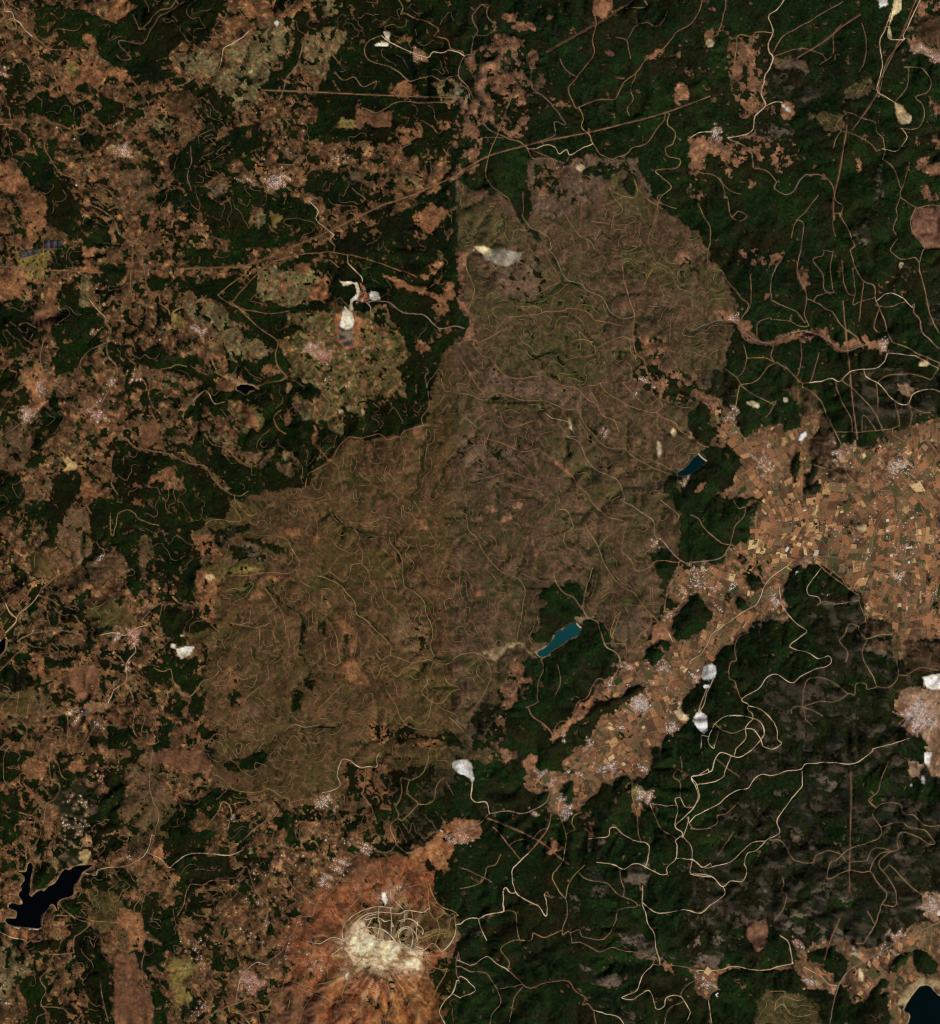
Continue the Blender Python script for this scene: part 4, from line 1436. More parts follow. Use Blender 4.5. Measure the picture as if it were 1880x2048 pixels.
D_val = np.full((NY, NX), 99, np.float32)
VQ = [smooth(P, 8, 10, 5) for P in VALLEYS]
for Q in VQ: stamp(D_val, Q, 14)
RQ = []
for k, (w, kind, P) in enumerate(ROADS):
    RQ.append((w, kind, smooth(P, 2.6 if kind not in 'cd' else 4, 0.8 if kind in 'cd' else 4.5, k)))
ends = [(n, Q) for n, (w, kind, Q) in enumerate(RQ) if kind not in 'cd']
for n, (w, kind, Q) in enumerate(RQ):
    if kind in 'cd': continue
    for e in (0, -1):
        p = Q[e]
        bd, bp = 19.0, None
        for m, R_ in ends:
            if m == n: continue
            if abs(R_[:, 0] - p[0]).min() > 19: continue
            d = np.hypot(R_[:, 0] - p[0], R_[:, 1] - p[1]); k = int(d.argmin())
            if d[k] < bd: bd, bp = d[k], R_[k]
        if bp is not None and bd > 1.5:
            st_ = max(2, int(bd / 3)); ln = np.array([p + (bp - p) * t for t in np.linspace(0, 1, st_ + 1)[1:]])
            Q = np.vstack([ln[::-1], Q]) if e == 0 else np.vstack([Q, ln])
    RQ[n] = (w, kind, Q)
D_road = np.full((NY, NX), 99, np.float32)
for w, kind, Q in RQ:
    t = np.full((1, 1), 0)
    stamp(D_road, Q[::2] if len(Q) > 5 else Q, 6)
D_cut = np.full((NY, NX), 99, np.float32)
for w, kind, Q in RQ:
    if kind in 'cd': stamp(D_cut, Q, 8)

# water masks
WPOLY = []
wat = np.zeros((NY, NX), np.float32)
for col, P, nm in WATERS:
    Q = smooth(np.vstack([P, P[:1]]), 4.0, 3.0, 2)[:-1]
    WPOLY.append((col, Q, nm))
    sl, m = fill(Q, GX, GY)
    wat[sl][m] = 1
near_w = blur(wat, 3)               # a soft band around each shore
shore = (near_w > 0.06) & (wat < 0.5)
deep = wat > 0.5

# ---------------------------------------------------------------- relief: fluvial erosion on a coarse grid
def is_cls(s): return np.isin(cls, [CL[c] for c in s])
flatm = blur(((is_cls('AUV')) | deep).astype(np.float32), 3)
def erode(step, iters, h, U, dt, K):
    fl = flatm[::step, ::step]; ny, nx = fl.shape
    vb = (D_val[::step, ::step] < 6).astype(np.float32)
    rr = np.random.RandomState(5)
    if h is None: h = rr.rand(ny, nx).astype(np.float64) * 4 + 10 * (fbm(GX[::step, ::step], GY[::step, ::step], 300, 77, 3))
    up = U * np.clip(1 - fl * 1.1, 0, 1) * (0.35 + 1.3 * fbm(GX[::step, ::step], GY[::step, ::step], 420, 91, 3))
    fixed = (fl > 0.85)
    fixed[0, :] = fixed[-1, :] = True; fixed[:, 0] = fixed[:, -1] = True
    Kf = K * (1 + 5 * vb) * (0.6 + 0.8 * fbm(GX[::step, ::step], GY[::step, ::step], 60, 93, 3))
    idx = np.arange(ny * nx).reshape(ny, nx)
    cell = (ST * step / 8.0) ** 2
    for it in range(iters):
        best = np.zeros((ny, nx)); rec = idx.copy(); dist = np.ones((ny, nx))
        H = np.pad(h, 1, 'constant', constant_values=1e9); I = np.pad(idx, 1, 'edge')
        for dj in (-1, 0, 1):
            for di in (-1, 0, 1):
                if di == 0 and dj == 0: continue
                d = math.hypot(di, dj)
                s = (h - H[1 + dj:1 + dj + ny, 1 + di:1 + di + nx]) / d
                m = s > best
                best = np.where(m, s, best); rec = np.where(m, I[1 + dj:1 + dj + ny, 1 + di:1 + di + nx], rec); dist = np.where(m, d, dist)
        order = np.argsort(h.ravel())
        recl = rec.ravel().tolist(); ol = order.tolist()
        A = [1.0] * (ny * nx)
        for i in reversed(ol):
            r = recl[i]
            if r != i: A[r] += A[i]
        A = np.array(A)
        fac = (Kf.ravel() * np.sqrt(A * cell) * dt / (dist.ravel() * ST * step)).tolist()
        hn = (h + up * dt).ravel().tolist(); fx = fixed.ravel().tolist(); hv = h.ravel().tolist()
        for i in ol:
            r = recl[i]
            if fx[i]: hn[i] = hv[i]
            elif r != i:
                f = fac[i]
                v = (hn[i] + f * hn[r]) / (1 + f)
                hn[i] = v
        h = np.array(hn).reshape(ny, nx)
        h = np.where(fixed, h, h * 0.90 + blur(h, 1) * 0.10)
        h = np.where(fixed & (fl > 0.85), np.minimum(h, 20), h)
    return h, A.reshape(ny, nx)

def upsample(a, step, shape):
    jj = np.clip(np.arange(shape[0]) / step, 0, a.shape[0] - 1.001); ii = np.clip(np.arange(shape[1]) / step, 0, a.shape[1] - 1.001)
    j = jj.astype(int); i = ii.astype(int); fj = (jj - j)[:, None]; fi = (ii - i)[None, :]
    r0 = a[j][:, i] * (1 - fi) + a[j][:, i + 1] * fi
    r1 = a[j + 1][:, i] * (1 - fi) + a[j + 1][:, i + 1] * fi
    return r0 * (1 - fj) + r1 * fj

h8, _ = erode(5, 26, None, 4.0, 1.0, 0.9)
sub = flatm[::2, ::2].shape
h4 = upsample(h8, 2.5, sub) + np.random.RandomState(3).rand(*sub) * 3
h4, A4 = erode(2, 6, h4, 4.0, 1.0, 0.9)
top = np.percentile(h4, 99.5)
Z = upsample(h4, 2, (NY, NX)) / top * 430.0
drain = upsample(np.log(A4), 2, (NY, NX)).astype(np.float32)   # large along the streams
flat_up = np.clip(flatm, 0, 1)
Z = blur(Z, 1)
# even out the relief so that every hill country is dissected alike
low = box(box(Z, 24), 24)
det = Z - low
sdv = np.sqrt(box(box(det * det, 20), 20))
Z = low * 0.55 + det / (sdv + 6.0) * (52.0 - 15.0 * box(box(is_cls('BEL').astype(float), 12), 12)) * (0.12 + 0.88 * (1 - np.clip(box(flatm, 6), 0, 1)))
Z = Z + (1 - flat_up) * (34 * (ridged(GX + wx, GY + wy, 22, 401, 4, 0.62) - 0.5) + 18 * (ridged(GX + jx_, GY + jy_, 9, 451, 3, 0.6) - 0.5) + 4 * (fbm(GX, GY, 6, 431, 2) - 0.5))
Z = Z + 3.0 * fbm(GX, GY, 40, 441, 2)
# worked ground: quarries are cut in steps
q = is_cls('WTH')
qf = blur(q.astype(np.float32), 2)
st_h = 4.0
terr = np.floor(Z / st_h) * st_h
Z = Z * (1 - qf) + (blur(Z, 8) * 0.6 + terr * 0.4 - 5) * qf
# lakes lie level, banks fall to them
LEV = []
for col, Q, nm in WPOLY:
    sl, m = fill(Q, GX, GY, 60)
    zz = Z[sl]
    lev = float(np.percentile(zz[m], 30)) if m.any() else 10.0
    LEV.append(lev)
    f = blur(m.astype(np.float32), 8)
    zz[:] = np.where(m, lev - 9.0, np.where(f > 0.005, np.maximum(lev + 1.5, zz * (1 - f) + (lev + 2) * f), zz))
edge = np.minimum(np.minimum(GX - X0, X1 - GX), np.minimum(GY - Y0, Y1 - GY)) / 40.0
edge = np.clip(edge, 0, 1)
Z = (Z * edge + 30.0 * (1 - edge)).astype(np.float32)

def zat(px, py):
    """ground height under photo points"""
    fx = np.clip((np.asarray(px) - X0) / ST, 0, NX - 1.01); fy = np.clip((np.asarray(py) - Y0) / ST, 0, NY - 1.01)
    i = fx.astype(int); j = fy.astype(int); fx = fx - i; fy = fy - j
    return (Z[j, i] * (1 - fx) * (1 - fy) + Z[j, i + 1] * fx * (1 - fy) + Z[j + 1, i] * (1 - fx) * fy + Z[j + 1, i + 1] * fx * fy)
def cat(px, py, arr):
    i = np.clip(((np.asarray(px) - X0) / ST + .5).astype(int), 0, NX - 1); j = np.clip(((np.asarray(py) - Y0) / ST + .5).astype(int), 0, NY - 1)
    return arr[j, i]
def wx_(px): return (np.asarray(px) - 940.0) * PXM
def wy_(py): return (1024.0 - np.asarray(py)) * PXM

# forest tracks that follow the contours of the burned slopes: traced on the relief itself
def contours(H, lev, okm):
    """marching squares, chained; returns arrays of photo points"""
    s = H > lev
    code = s[:-1, :-1] * 1 + s[:-1, 1:] * 2 + s[1:, 1:] * 4 + s[1:, :-1] * 8
    j, i = np.nonzero((code > 0) & (code < 15) & okm)
    seg = {}
    def ev(j, i, e):
        if e == 0: a, b, k = (j, i), (j, i + 1), ('h', j, i)
        elif e == 1: a, b, k = (j, i + 1), (j + 1, i + 1), ('v', j, i + 1)
        elif e == 2: a, b, k = (j + 1, i), (j + 1, i + 1), ('h', j + 1, i)
        else: a, b, k = (j, i), (j + 1, i), ('v', j, i)
        ha, hb = H[a], H[b]; t = (lev - ha) / (hb - ha + 1e-9)
        return k, (a[1] + (b[1] - a[1]) * t, a[0] + (b[0] - a[0]) * t)
    T = {1: (3, 0), 2: (0, 1), 3: (3, 1), 4: (1, 2), 6: (0, 2), 7: (3, 2), 8: (2, 3), 9: (2, 0), 11: (2, 1), 12: (1, 3), 13: (1, 0), 14: (0, 3), 5: (3, 0), 10: (0, 1)}
    pos = {}; adj = {}
    for jj, ii in zip(j.tolist(), i.tolist()):
        e0, e1 = T[int(code[jj, ii])]
        k0, p0 = ev(jj, ii, e0); k1, p1 = ev(jj, ii, e1)
        pos[k0] = p0; pos[k1] = p1
        adj.setdefault(k0, []).append(k1); adj.setdefault(k1, []).append(k0)
    out = []; used = set()
    for st in sorted(adj, key=lambda k: len(adj[k])):
        if st in used: continue
        ch = [st]; used.add(st)
        while True:
            nx = [k for k in adj[ch[-1]] if k not in used]
            if not nx: break
            ch.append(nx[0]); used.add(nx[0])
        if len(ch) > 5: out.append(np.array([pos[k] for k in ch]))
    return out
burn = is_cls('BEZ') | (is_cls('MFED') & (GX < 330) & (GY > 1370) & (GY < 1900)) | (is_cls('L') & (GX > 420) & (GY > 500))
s4 = 3
HS = blur(Z, 7)[::s4, ::s4]
okm = (burn | (is_cls('FMDX') & (GX < 905)))[::s4, ::s4][:-1, :-1]
CT = []
HS = HS + 34 * fbm(GX, GY, 170, 821, 2)[::s4, ::s4]
OCC = np.zeros((NY // 4 + 2, NX // 4 + 2), bool)
for lev in np.arange(20, 430, 13.0):
    for C in contours(HS, lev, okm):
        P = np.stack([X0 + C[:, 0] * s4 * ST, Y0 + C[:, 1] * s4 * ST], 1)
        # a track comes and goes: cut the line by a slow noise
        nv = fbm(P[:, 0], P[:, 1], 90, 801 + int(lev), 2) - np.where(cat(P[:, 0], P[:, 1], burn), 0, 0.215)
        on = nv > 0.39
        oi = ((P[:, 0] - X0) / (4 * ST)).astype(int); oj = ((P[:, 1] - Y0) / (4 * ST)).astype(int)
        on &= ~OCC[oj, oi] & (cat(P[:, 0], P[:, 1], D_road) > 5)
        kk = np.nonzero(on)[0]
        if len(kk):
            for a_ in (0,):
                for b_ in (0,): OCC[np.minimum(oj[kk] + a_, OCC.shape[0] - 1), np.minimum(oi[kk] + b_, OCC.shape[1] - 1)] = True
        st0 = None
        for t in range(len(P) + 1):
            if t < len(P) and on[t]:
                if st0 is None: st0 = t
            elif st0 is not None:
                if t - st0 > 7: CT.append(P[st0:t])
                st0 = None
D_ct = np.full((NY, NX), 99, np.float32)
CQ = []
for n, P in enumerate(CT):
    if len(P) > 12: P = P[::2]
    CQ.append(smooth(P, 4.0, 1.2, n))
    stamp(D_ct, CQ[-1], 3)

# ---------------------------------------------------------------- where the houses stand: along short lanes in each village
RH = np.random.RandomState(31)
hs = []
for (hx, hy, rx, ry, n, mix, lb) in HOUSES:
    wide = 'scattered' in lb or lb.startswith('the fields') or rx * ry > 2500
    n = int(n * (0.8 if wide else 1.3))
    made = 0; tries = 0
    lanes = []
    while made < n and tries < n * 5:
        tries += 1
        if wide or not lanes or RH.rand() < 0.09:
            u, v = (RH.rand(2) * 2 - 1) if wide else RH.randn(2) * 0.36
            lanes.append([hx + u * rx, hy + v * ry, RH.rand() * 3.1416 if RH.rand() < 0.3 else 0.6 + 1.5708 * RH.randint(2) + RH.randn() * 0.2, 0])
        L_ = lanes[-1] if RH.rand() < 0.6 else lanes[RH.randint(len(lanes))]
        L_[3] += 1
        t = RH.randn() * (4.5 if wide else 7.0); off = (1.1 + 0.8 * RH.rand()) * (1 if RH.rand() < 0.5 else -1)
        px = L_[0] + math.cos(L_[2]) * t - math.sin(L_[2]) * off; py = L_[1] + math.sin(L_[2]) * t + math.cos(L_[2]) * off
        if px < -50 or px > 1930 or py < -50 or py > 2100: continue
        i_ = int((px - X0) / ST + .5); j_ = int((py - Y0) / ST + .5)
        if deep[j_, i_] or D_road[j_, i_] < 0.9: continue
        if wide and cls[j_, i_] in (CL['F'], CL['G']): continue
        made += 1
        red = RH.rand() < {'w': 0.34, 'm': 0.6, 'r': 0.7, 'R': 0.85}[mix]
        mi = (2 if 'works' in lb and mix == 'R' else 1 if RH.rand() < 0.45 else 3) if red else (0 if RH.rand() < 0.6 else 4)
        L = 13 + 12 * RH.rand() ** 1.8 + (9 if RH.rand() < 0.07 else 0); W_ = L * (0.55 + 0.35 * RH.rand())
        ou, ov = (px - hx) / rx, (py - hy) / ry
        ns = 'north' if ov < -0.3 else 'south' if ov > 0.3 else ''; ew = 'west' if ou < -0.3 else 'east' if ou > 0.3 else ''
        side = ('middle' if not ns + ew else (ns + '-' + ew if ns and ew else ns + ew) + ' side')
        hs.append((L * W_, px, py, L, W_, 4 + 4 * RH.rand(), -L_[2] + (1.5708 if RH.rand() < 0.3 else 0), mi, lb, side))
town = np.zeros((NY, NX), np.float32)
np.add.at(town, (((np.array([h[2] for h in hs]) - Y0) / ST + .5).astype(int), ((np.array([h[1] for h in hs]) - X0) / ST + .5).astype(int)), 1.0)
town = np.clip(blur(town, 3) * 3.2, 0, 1)

# ---------------------------------------------------------------- land cover: woods and ground colours
def lin(c):
    c = np.array(c, float) / 255.0
    return np.where(c <= 0.04045, c / 12.92, ((c + 0.055) / 1.055) ** 2.4) * np.array([1.0, 0.985, 0.91])
KA = 1.5                        # ground reflectance per unit of picture brightness
# (two tones mixed by noise, strength of the field mosaic, share of woodland clumps)
PAL = {
 'F': ((28, 30, 16), (40, 34, 22), 0.0, 0.97), 'G': ((34, 52, 26), (44, 64, 30), 0, 0.0),
 'M': ((102, 75, 56), (56, 43, 31), 0.8, 0.38), 'B': ((78, 58, 43), (56, 45, 30), 0.0, 0.0),
 'E': ((72, 61, 38), (52, 48, 27), 0.0, 0.03), 'D': ((58, 50, 39), (24, 28, 16), 0.0, 0.62),
 'S': ((136, 95, 68), (100, 70, 51), 0.3, 0.09), 'O': ((152, 104, 72), (122, 84, 59), 0.4, 0.02),
 'J': ((104, 73, 57), (84, 60, 46), 0.1, 0.02), 'P': ((106, 92, 68), (80, 66, 48), 0.75, 0.26),
 'Y': ((122, 104, 56), (92, 84, 44), 0.4, 0.06), 'A': ((100, 73, 51), (56, 46, 33), 0.5, 0.04),
 'C': ((56, 39, 27), (42, 30, 21), 0.0, 0.06), 'K': ((88, 76, 63), (28, 30, 18), 0.0, 0.38),
 'Q': ((94, 78, 54), (72, 66, 40), 0.9, 0.17), 'X': ((122, 86, 62), (74, 55, 41), 0.35, 0.42),
 'W': ((240, 234, 226), (168, 160, 150), 0, 0), 'T': ((192, 174, 136), (152, 128, 92), 0, 0),
 'L': ((94, 74, 62), (60, 48, 39), 0.3, 0.12), 'Z': ((136, 90, 54), (98, 64, 40), 0.2, 0.02),
 'R': ((136, 79, 54), (90, 56, 40), 0.35, 0.04), 'I': ((228, 216, 194), (150, 120, 92), 0, 0),
 'U': ((150, 132, 96), (112, 92, 66), 0, 0), 'V': ((150, 122, 98), (104, 80, 60), 0.55, 0.05),
 'H': ((136, 127, 110), (100, 93, 80), 0, 0), 'N': ((58, 56, 66), (42, 40, 48), 0, 0)}
keys = "FGMBEDSOJPYACKQXWTLZRIUVHN"
c1 = np.array([lin(PAL[k][0]) for k in keys]) * KA; c2 = np.array([lin(PAL[k][1]) for k in keys]) * KA
fld = np.array([PAL[k][2] for k in keys]); wod = np.array([PAL[k][3] for k in keys])

n_big = rankn(fbm(GX, GY, 70, 501, 4, 0.6))
n_mid = rankn(fbm(GX + wx, GY + wy, 16, 511, 4, 0.65))
n_str = rankn(fbm(GX * 0.45 + GY * 0.2, GY - GX * 0.25, 13, 521, 4, 0.65))
n_fin = rankn(fbm(GX, GY, 4.5, 531, 2, 0.7))

# patchwork of crofts: a jittered, turned cell pattern
def cells(X, Y, s, seed, ang=0.5, ax=1.0):
    ca, sa = math.cos(ang), math.sin(ang)
    u = (X * ca + Y * sa + 5000) / s; v = (-X * sa + Y * ca + 5000) / (s * ax)
    ui = np.floor(u).astype(int); vi = np.floor(v).astype(int)
    R = np.random.RandomState(seed); ng = 1200
    jx = R.rand(ng, ng).astype(np.float32); jy = R.rand(ng, ng).astype(np.float32); val = R.rand(ng, ng).astype(np.float32); val2 = R.rand(ng, ng).astype(np.float32)
    b = np.full(X.shape, 9.0, np.float32); b2 = b.copy(); o = np.zeros(X.shape, np.float32); o2 = o.copy()
    for dj in (-1, 0, 1):
        for di in (-1, 0, 1):
            a = (ui + di) % ng; c = (vi + dj) % ng
            d = np.maximum(np.abs(ui + di + jx[c, a] - u), np.abs(vi + dj + jy[c, a] - v)).astype(np.float32)
            m = d < b
            b2 = np.where(m, b, np.minimum(b2, d)); b = np.where(m, d, b)
            o = np.where(m, val[c, a], o); o2 = np.where(m, val2[c, a], o2)
    return o, o2, b2 - b
cv, cv2, cedge = cells(GX + wx * 0.7, GY + wy * 0.7, 13, 601, 0.5, 0.8)
ce2, ce3, ced2 = cells(GX + wx * 1.2, GY + wy * 1.2, 7, 611, 0.9, 1.0)

wf = wod[cls]
# woods in the croft country keep to the gullies and to whole plots
n_sml = rankn(fbm(GX + jx_, GY + jy_, 8, 561, 3, 0.7))
clump = 0.36 * n_mid + 0.13 * n_sml + 0.20 * n_big + 0.26 * rankn(drain + 0.02 * blur(Z - box(Z, 10), 1) * -1) + 0.16 * cv
clump = 1 - rankn(clump)
forest = clump < wf
openg = (cls == CL['F']) & (rankn(n_mid * 0.62 + n_sml * 0.38) > np.where(GX < 905, 0.955, 0.982))
forest &= ~openg
forest &= (town < 0.25) & (D_ct > 0.8) & (D_road > 1.15) & (D_cut > 1.7 + 1.2 * (np.random.RandomState(4).rand(NY, NX))) & ~deep & ~shore
# stream-side woods in the burned land
forest |= (D_val < 2.2 * n_mid + 0.4) & is_cls('BE') & (D_road > 1.6) & (n_big > 0.35)
# lone trees and copses on open ground
forest |= (is_cls('B') & (n_sml > 0.93) & (n_fin > 0.6) & (D_road > 1.5))
forest |= is_cls('XSLAQMR') & (n_fin > 0.945) & (D_road > 1.5) & (town < 0.5)

t1 = np.clip((n_mid - 0.5) * 1.25 + 0.5, 0, 1)
dm = is_cls('DK')
t1 = np.where(is_cls('I'), np.clip((n_str - 0.45) * 1.6 + 0.3, 0, 1), t1)
t1 = np.where(dm, np.clip(((n_str * 0.7 + n_sml * 0.3) - 0.42) * 2.6 + 0.5, 0, 1), t1)[..., None]
mtn = np.clip(1.25 - np.hypot((GX - 680) / 260.0, (GY - 1905) / 190.0), 0, 1)
soft = np.clip(mtn * 3, 0, 1) * (~is_cls('WTN'))
b1, b2 = c1[cls], c2[cls]
s1 = np.stack([box(box(b1[..., i], 6), 6) for i in range(3)], -1); s2 = np.stack([box(box(b2[..., i], 6), 6) for i in range(3)], -1)
q1 = blur(b1, 1); q2 = blur(b2, 1)
b1 = q1 * (1 - soft[..., None]) + s1 * soft[..., None]; b2 = q2 * (1 - soft[..., None]) + s2 * soft[..., None]
g = b1 * (1 - t1) + b2 * t1
g = g * (0.86 + 0.28 * n_fin)[..., None] * (0.88 + 0.24 * n_big)[..., None]
g = np.where(openg[..., None], (pMx := lin((84, 62, 42)) * KA) * (0.5 + 0.9 * n_fin)[..., None], g)
# plots of the croft country: tone and hue differ plot by plot, with dark hedges between
f = fld[cls][..., None]
pick = ((n_big + 0.5 * n_mid) > 0.75) & ~is_cls('Q')
pv = np.where(pick, cv, ce2); pv2 = np.where(pick, cv2, ce3); ped = np.where(pick, cedge, ced2 * 0.6)
def plots(tab):
    cum = np.cumsum([w for c, w in tab]); cum = cum / cum[-1]
    return np.array([lin(c) * KA for c, w in tab])[np.minimum(np.searchsorted(cum, pv2), len(tab) - 1)]
pM = plots([((102, 74, 52), 28), ((74, 54, 39), 24), ((46, 36, 27), 14), ((94, 88, 64), 9), ((146, 110, 78), 7), ((66, 59, 34), 9), ((124, 88, 63), 9)])
pQ = plots([((80, 80, 50), 22), ((106, 78, 56), 26), ((54, 64, 34), 16), ((136, 102, 74), 11), ((76, 57, 41), 18), ((110, 104, 70), 7)])
pP = plots([((100, 96, 70), 26), ((116, 88, 64), 26), ((78, 70, 50), 18), ((80, 90, 60), 14), ((126, 116, 88), 8), ((68, 52, 40), 10)])
pA = plots([((118, 86, 60), 28), ((94, 68, 49), 24), ((144, 104, 74), 15), ((72, 56, 40), 14), ((94, 86, 58), 11), ((166, 128, 90), 8)])
pl = np.where(is_cls('Q')[..., None], pQ, np.where(is_cls('PY')[..., None], pP, np.where(is_cls('AV')[..., None], pA, pM)))
tone = (0.68 + 0.66 * pv)[..., None] * (0.66 + 0.6 * n_sml)[..., None]
g = g * (1 - f * 0.8) + pl * tone * f * 0.8
g = g * (1 - 0.55 * np.clip(1 - ped / 0.13, 0, 1)[..., None] * np.clip(f, 0, 0.8))
g = g * (0.80 + 0.40 * n_sml)[..., None]
# burned land: regrowth follows the gullies, dry stony soil shows on the ribs
bm = is_cls('BELC').astype(np.float32)
gul = np.clip((drain - 1.2) / 3.0, 0, 1) * bm
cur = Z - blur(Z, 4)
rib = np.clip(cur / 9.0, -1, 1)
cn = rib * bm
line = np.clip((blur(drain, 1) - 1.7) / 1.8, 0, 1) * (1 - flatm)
gcol = lin((50, 54, 24)) * KA; rcol = lin((100, 68, 50)) * KA
a = (np.clip(-cn, 0, 1) * 0.55 + gul * 0.35)[..., None]
g = g * (1 - a) + gcol * a
a = (np.clip(cn, 0, 1) * 0.5)[..., None]
g = g * (1 - a) + rcol * a
nb = rankn(fbm(GX, GY, 120, 541, 3))
a = (np.clip((nb - 0.55) * 1.2, 0, 0.36) * bm)[..., None]
g = g * (1 - a) + lin((58, 54, 28)) * KA * a
a = (line * bm * 0.92)[..., None]
g = g * (1 - a) + lin((44, 48, 23)) * KA * a
vein = np.clip((ridged(GX + wx, GY + wy, 15, 841, 3, 0.6) - 0.74) / 0.12, 0, 1) * bm * (0.25 + 0.75 * n_big)
a = (vein * 0.72)[..., None]
g = g * (1 - a) + lin((58, 64, 30)) * KA * a
vein = np.clip((ridged(GX + wx + 50, GY + wy, 17, 861, 3, 0.6) - 0.76) / 0.12, 0, 1) * bm
a = (vein * 0.6)[..., None]
g = g * (1 - a) + lin((106, 80, 58)) * KA * a
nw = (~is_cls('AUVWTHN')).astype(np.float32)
g = g * (1 + (np.clip(rib, -1, 1) * 0.26 - 0.25 * line) * nw)[..., None]  # all hill ground: ribs lighter, gully lines darker
g = g * (0.84 + 0.32 * np.random.RandomState(88).rand(NY, NX))[..., None]
# rills run down the red mountain from its bare top
th = np.arctan2(GY - 1915, GX - 765); rr_ = np.hypot(GX - 765, GY - 1915)
rill = ridged(th * 95 + 600 + wx * 0.8, rr_ * 0.22 + wy * 0.5 + 400, 14, 881, 3, 0.6)
mz = np.clip(mtn * 3, 0, 1) * is_cls('RZICJO')
g = g * (1 + (rill - 0.62) * 0.65 * mz)[..., None]
a = (np.clip((rill - 0.72) * 3, 0, 0.4) * mz * np.clip(1.4 - rr_ / 120.0, 0, 1))[..., None]
g = g * (1 - a) + lin((206, 180, 146)) * KA * a
oc_ = is_cls('MSPQAXOV').astype(np.float32)
g = g * (1 + 0.30 * (np.random.RandomState(90).rand(NY, NX) - 0.45) * oc_ + 0.20 * (n_fin - 0.45) * oc_)[..., None]
# verges of tracks, cleared strips, shores
a = (np.clip(1 - (D_road - 1.0) / 2.0, 0, 1) * 0.35 * (~is_cls('WTI')))[..., None]
g = g * (1 - a) + lin((96, 70, 50)) * KA * a
a = (np.clip(1.9 - D_cut, 0, 1) * (0.3 + 0.5 * n_fin))[..., None]
g = g * (1 - a) + lin((100, 68, 48)) * KA * a
a = (town * 0.55)[..., None]
g = g * (1 - a) + lin((146, 118, 96)) * KA * (0.6 + 0.7 * n_fin)[..., None] * a
sh = (shore * np.clip(n_mid * 1.6 - 0.1, 0.1, 1) * np.clip(near_w * 4, 0, 1) * np.where(np.hypot(GX - 1385, GY - 930) < 60, 0.2, 1.0))[..., None]
g = g * (1 - sh) + lin((140, 122, 92)) * KA * sh
# image tint of two satellite swaths painted into the ground colour: redder, darker west
west = (GX < 905)
tw = np.array([1.01, 0.94, 0.80]); te = np.array([0.99, 0.995, 1.05])
g = g * np.where(west[..., None], tw, te)
g = np.clip(blur(g, 1) * 0.15 + g * 0.85, 0.004, 0.92).astype(np.float32)

# canopy colours
fl1 = lin((14, 27, 13)); fl2 = lin((24, 43, 19)); fl3 = lin((29, 27, 17))
t = np.clip(rankn(fbm(GX, GY, 95, 551, 4, 0.6)) * 0.7 + n_mid * 0.4, 0, 1)[..., None]
k = fl1 * (1 - t) + fl2 * t
t = np.clip((n_big - 0.5) * 1.3, 0, 0.7)[..., None]
k = k * (1 - t) + fl3 * t
dk = is_cls('D')[..., None]
k = np.where(dk, k * 0.6 + lin((32, 26, 17)) * 0.4, k)
fs1, fs2, _e = cells(GX + wx * 2, GY + wy * 2, 30, 641, 0.3, 0.7)
k = k * (0.80 + 0.44 * fs1)[..., None]
t = np.clip((fs2 - 0.8) * 4, 0, 0.5)[..., None]
k = k * (1 - t) + lin((34, 30, 18)) * t
k = k * np.where(west[..., None], np.array([0.82, 0.68, 0.40]), np.array([1.08, 0.93, 0.80]))  # swath image tint put into the canopy colour as well
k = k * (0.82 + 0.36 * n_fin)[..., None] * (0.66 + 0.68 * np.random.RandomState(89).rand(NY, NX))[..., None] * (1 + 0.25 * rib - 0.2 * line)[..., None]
kc = np.clip(k * KA * 0.84, 0.003, 0.9).astype(np.float32)

# ---------------------------------------------------------------- materials
def mat_attr(name, rough=0.95, nscale=0.05, amt=0.22, spec=0.1, bump=0.0):
    m = bpy.data.materials.new(name); m.use_nodes = True
    nt = m.node_tree; b = nt.nodes["Principled BSDF"]
    at = nt.nodes.new("ShaderNodeVertexColor"); at.layer_name = "tone"
    tc = nt.nodes.new("ShaderNodeNewGeometry")
    nz = nt.nodes.new("ShaderNodeTexNoise"); nz.inputs["Scale"].default_value = nscale; nz.inputs["Detail"].default_value = 3
    mr = nt.nodes.new("ShaderNodeMapRange")
    mr.inputs["From Min"].default_value = 0.3; mr.inputs["From Max"].default_value = 0.7
    mr.inputs["To Min"].default_value = 1 - amt; mr.inputs["To Max"].default_value = 1 + amt
    mx = nt.nodes.new("ShaderNodeVectorMath"); mx.operation = 'SCALE'
    nt.links.new(tc.outputs["Position"], nz.inputs["Vector"])
    nt.links.new(nz.outputs[0], mr.inputs["Value"])
    nt.links.new(at.outputs["Color"], mx.inputs[0]); nt.links.new(mr.outputs[0], mx.inputs["Scale"])
    nt.links.new(mx.outputs[0], b.inputs["Base Color"])
    b.inputs["Roughness"].default_value = rough
    b.inputs["Specular IOR Level"].default_value = spec
    return m
def mat_flat(name, rgb, rough=0.9, amt=0.2, nscale=0.03, spec=0.1):
    m = bpy.data.materials.new(name); m.use_nodes = True
    nt = m.node_tree; b = nt.nodes["Principled BSDF"]
    tc = nt.nodes.new("ShaderNodeNewGeometry")
    nz = nt.nodes.new("ShaderNodeTexNoise"); nz.inputs["Scale"].default_value = nscale; nz.inputs["Detail"].default_value = 3
    cr = nt.nodes.new("ShaderNodeMixRGB"); cr.inputs[1].default_value = (*[x * (1 - amt) for x in rgb], 1); cr.inputs[2].default_value = (*[min(0.95, x * (1 + amt)) for x in rgb], 1)
    nt.links.new(tc.outputs["Position"], nz.inputs["Vector"]); nt.links.new(nz.outputs[0], cr.inputs[0]); nt.links.new(cr.outputs[0], b.inputs["Base Color"])
    b.inputs["Roughness"].default_value = rough; b.inputs["Specular IOR Level"].default_value = spec
    return m
M_ground = mat_attr("soil_and_scrub", nscale=0.035, amt=0.22)
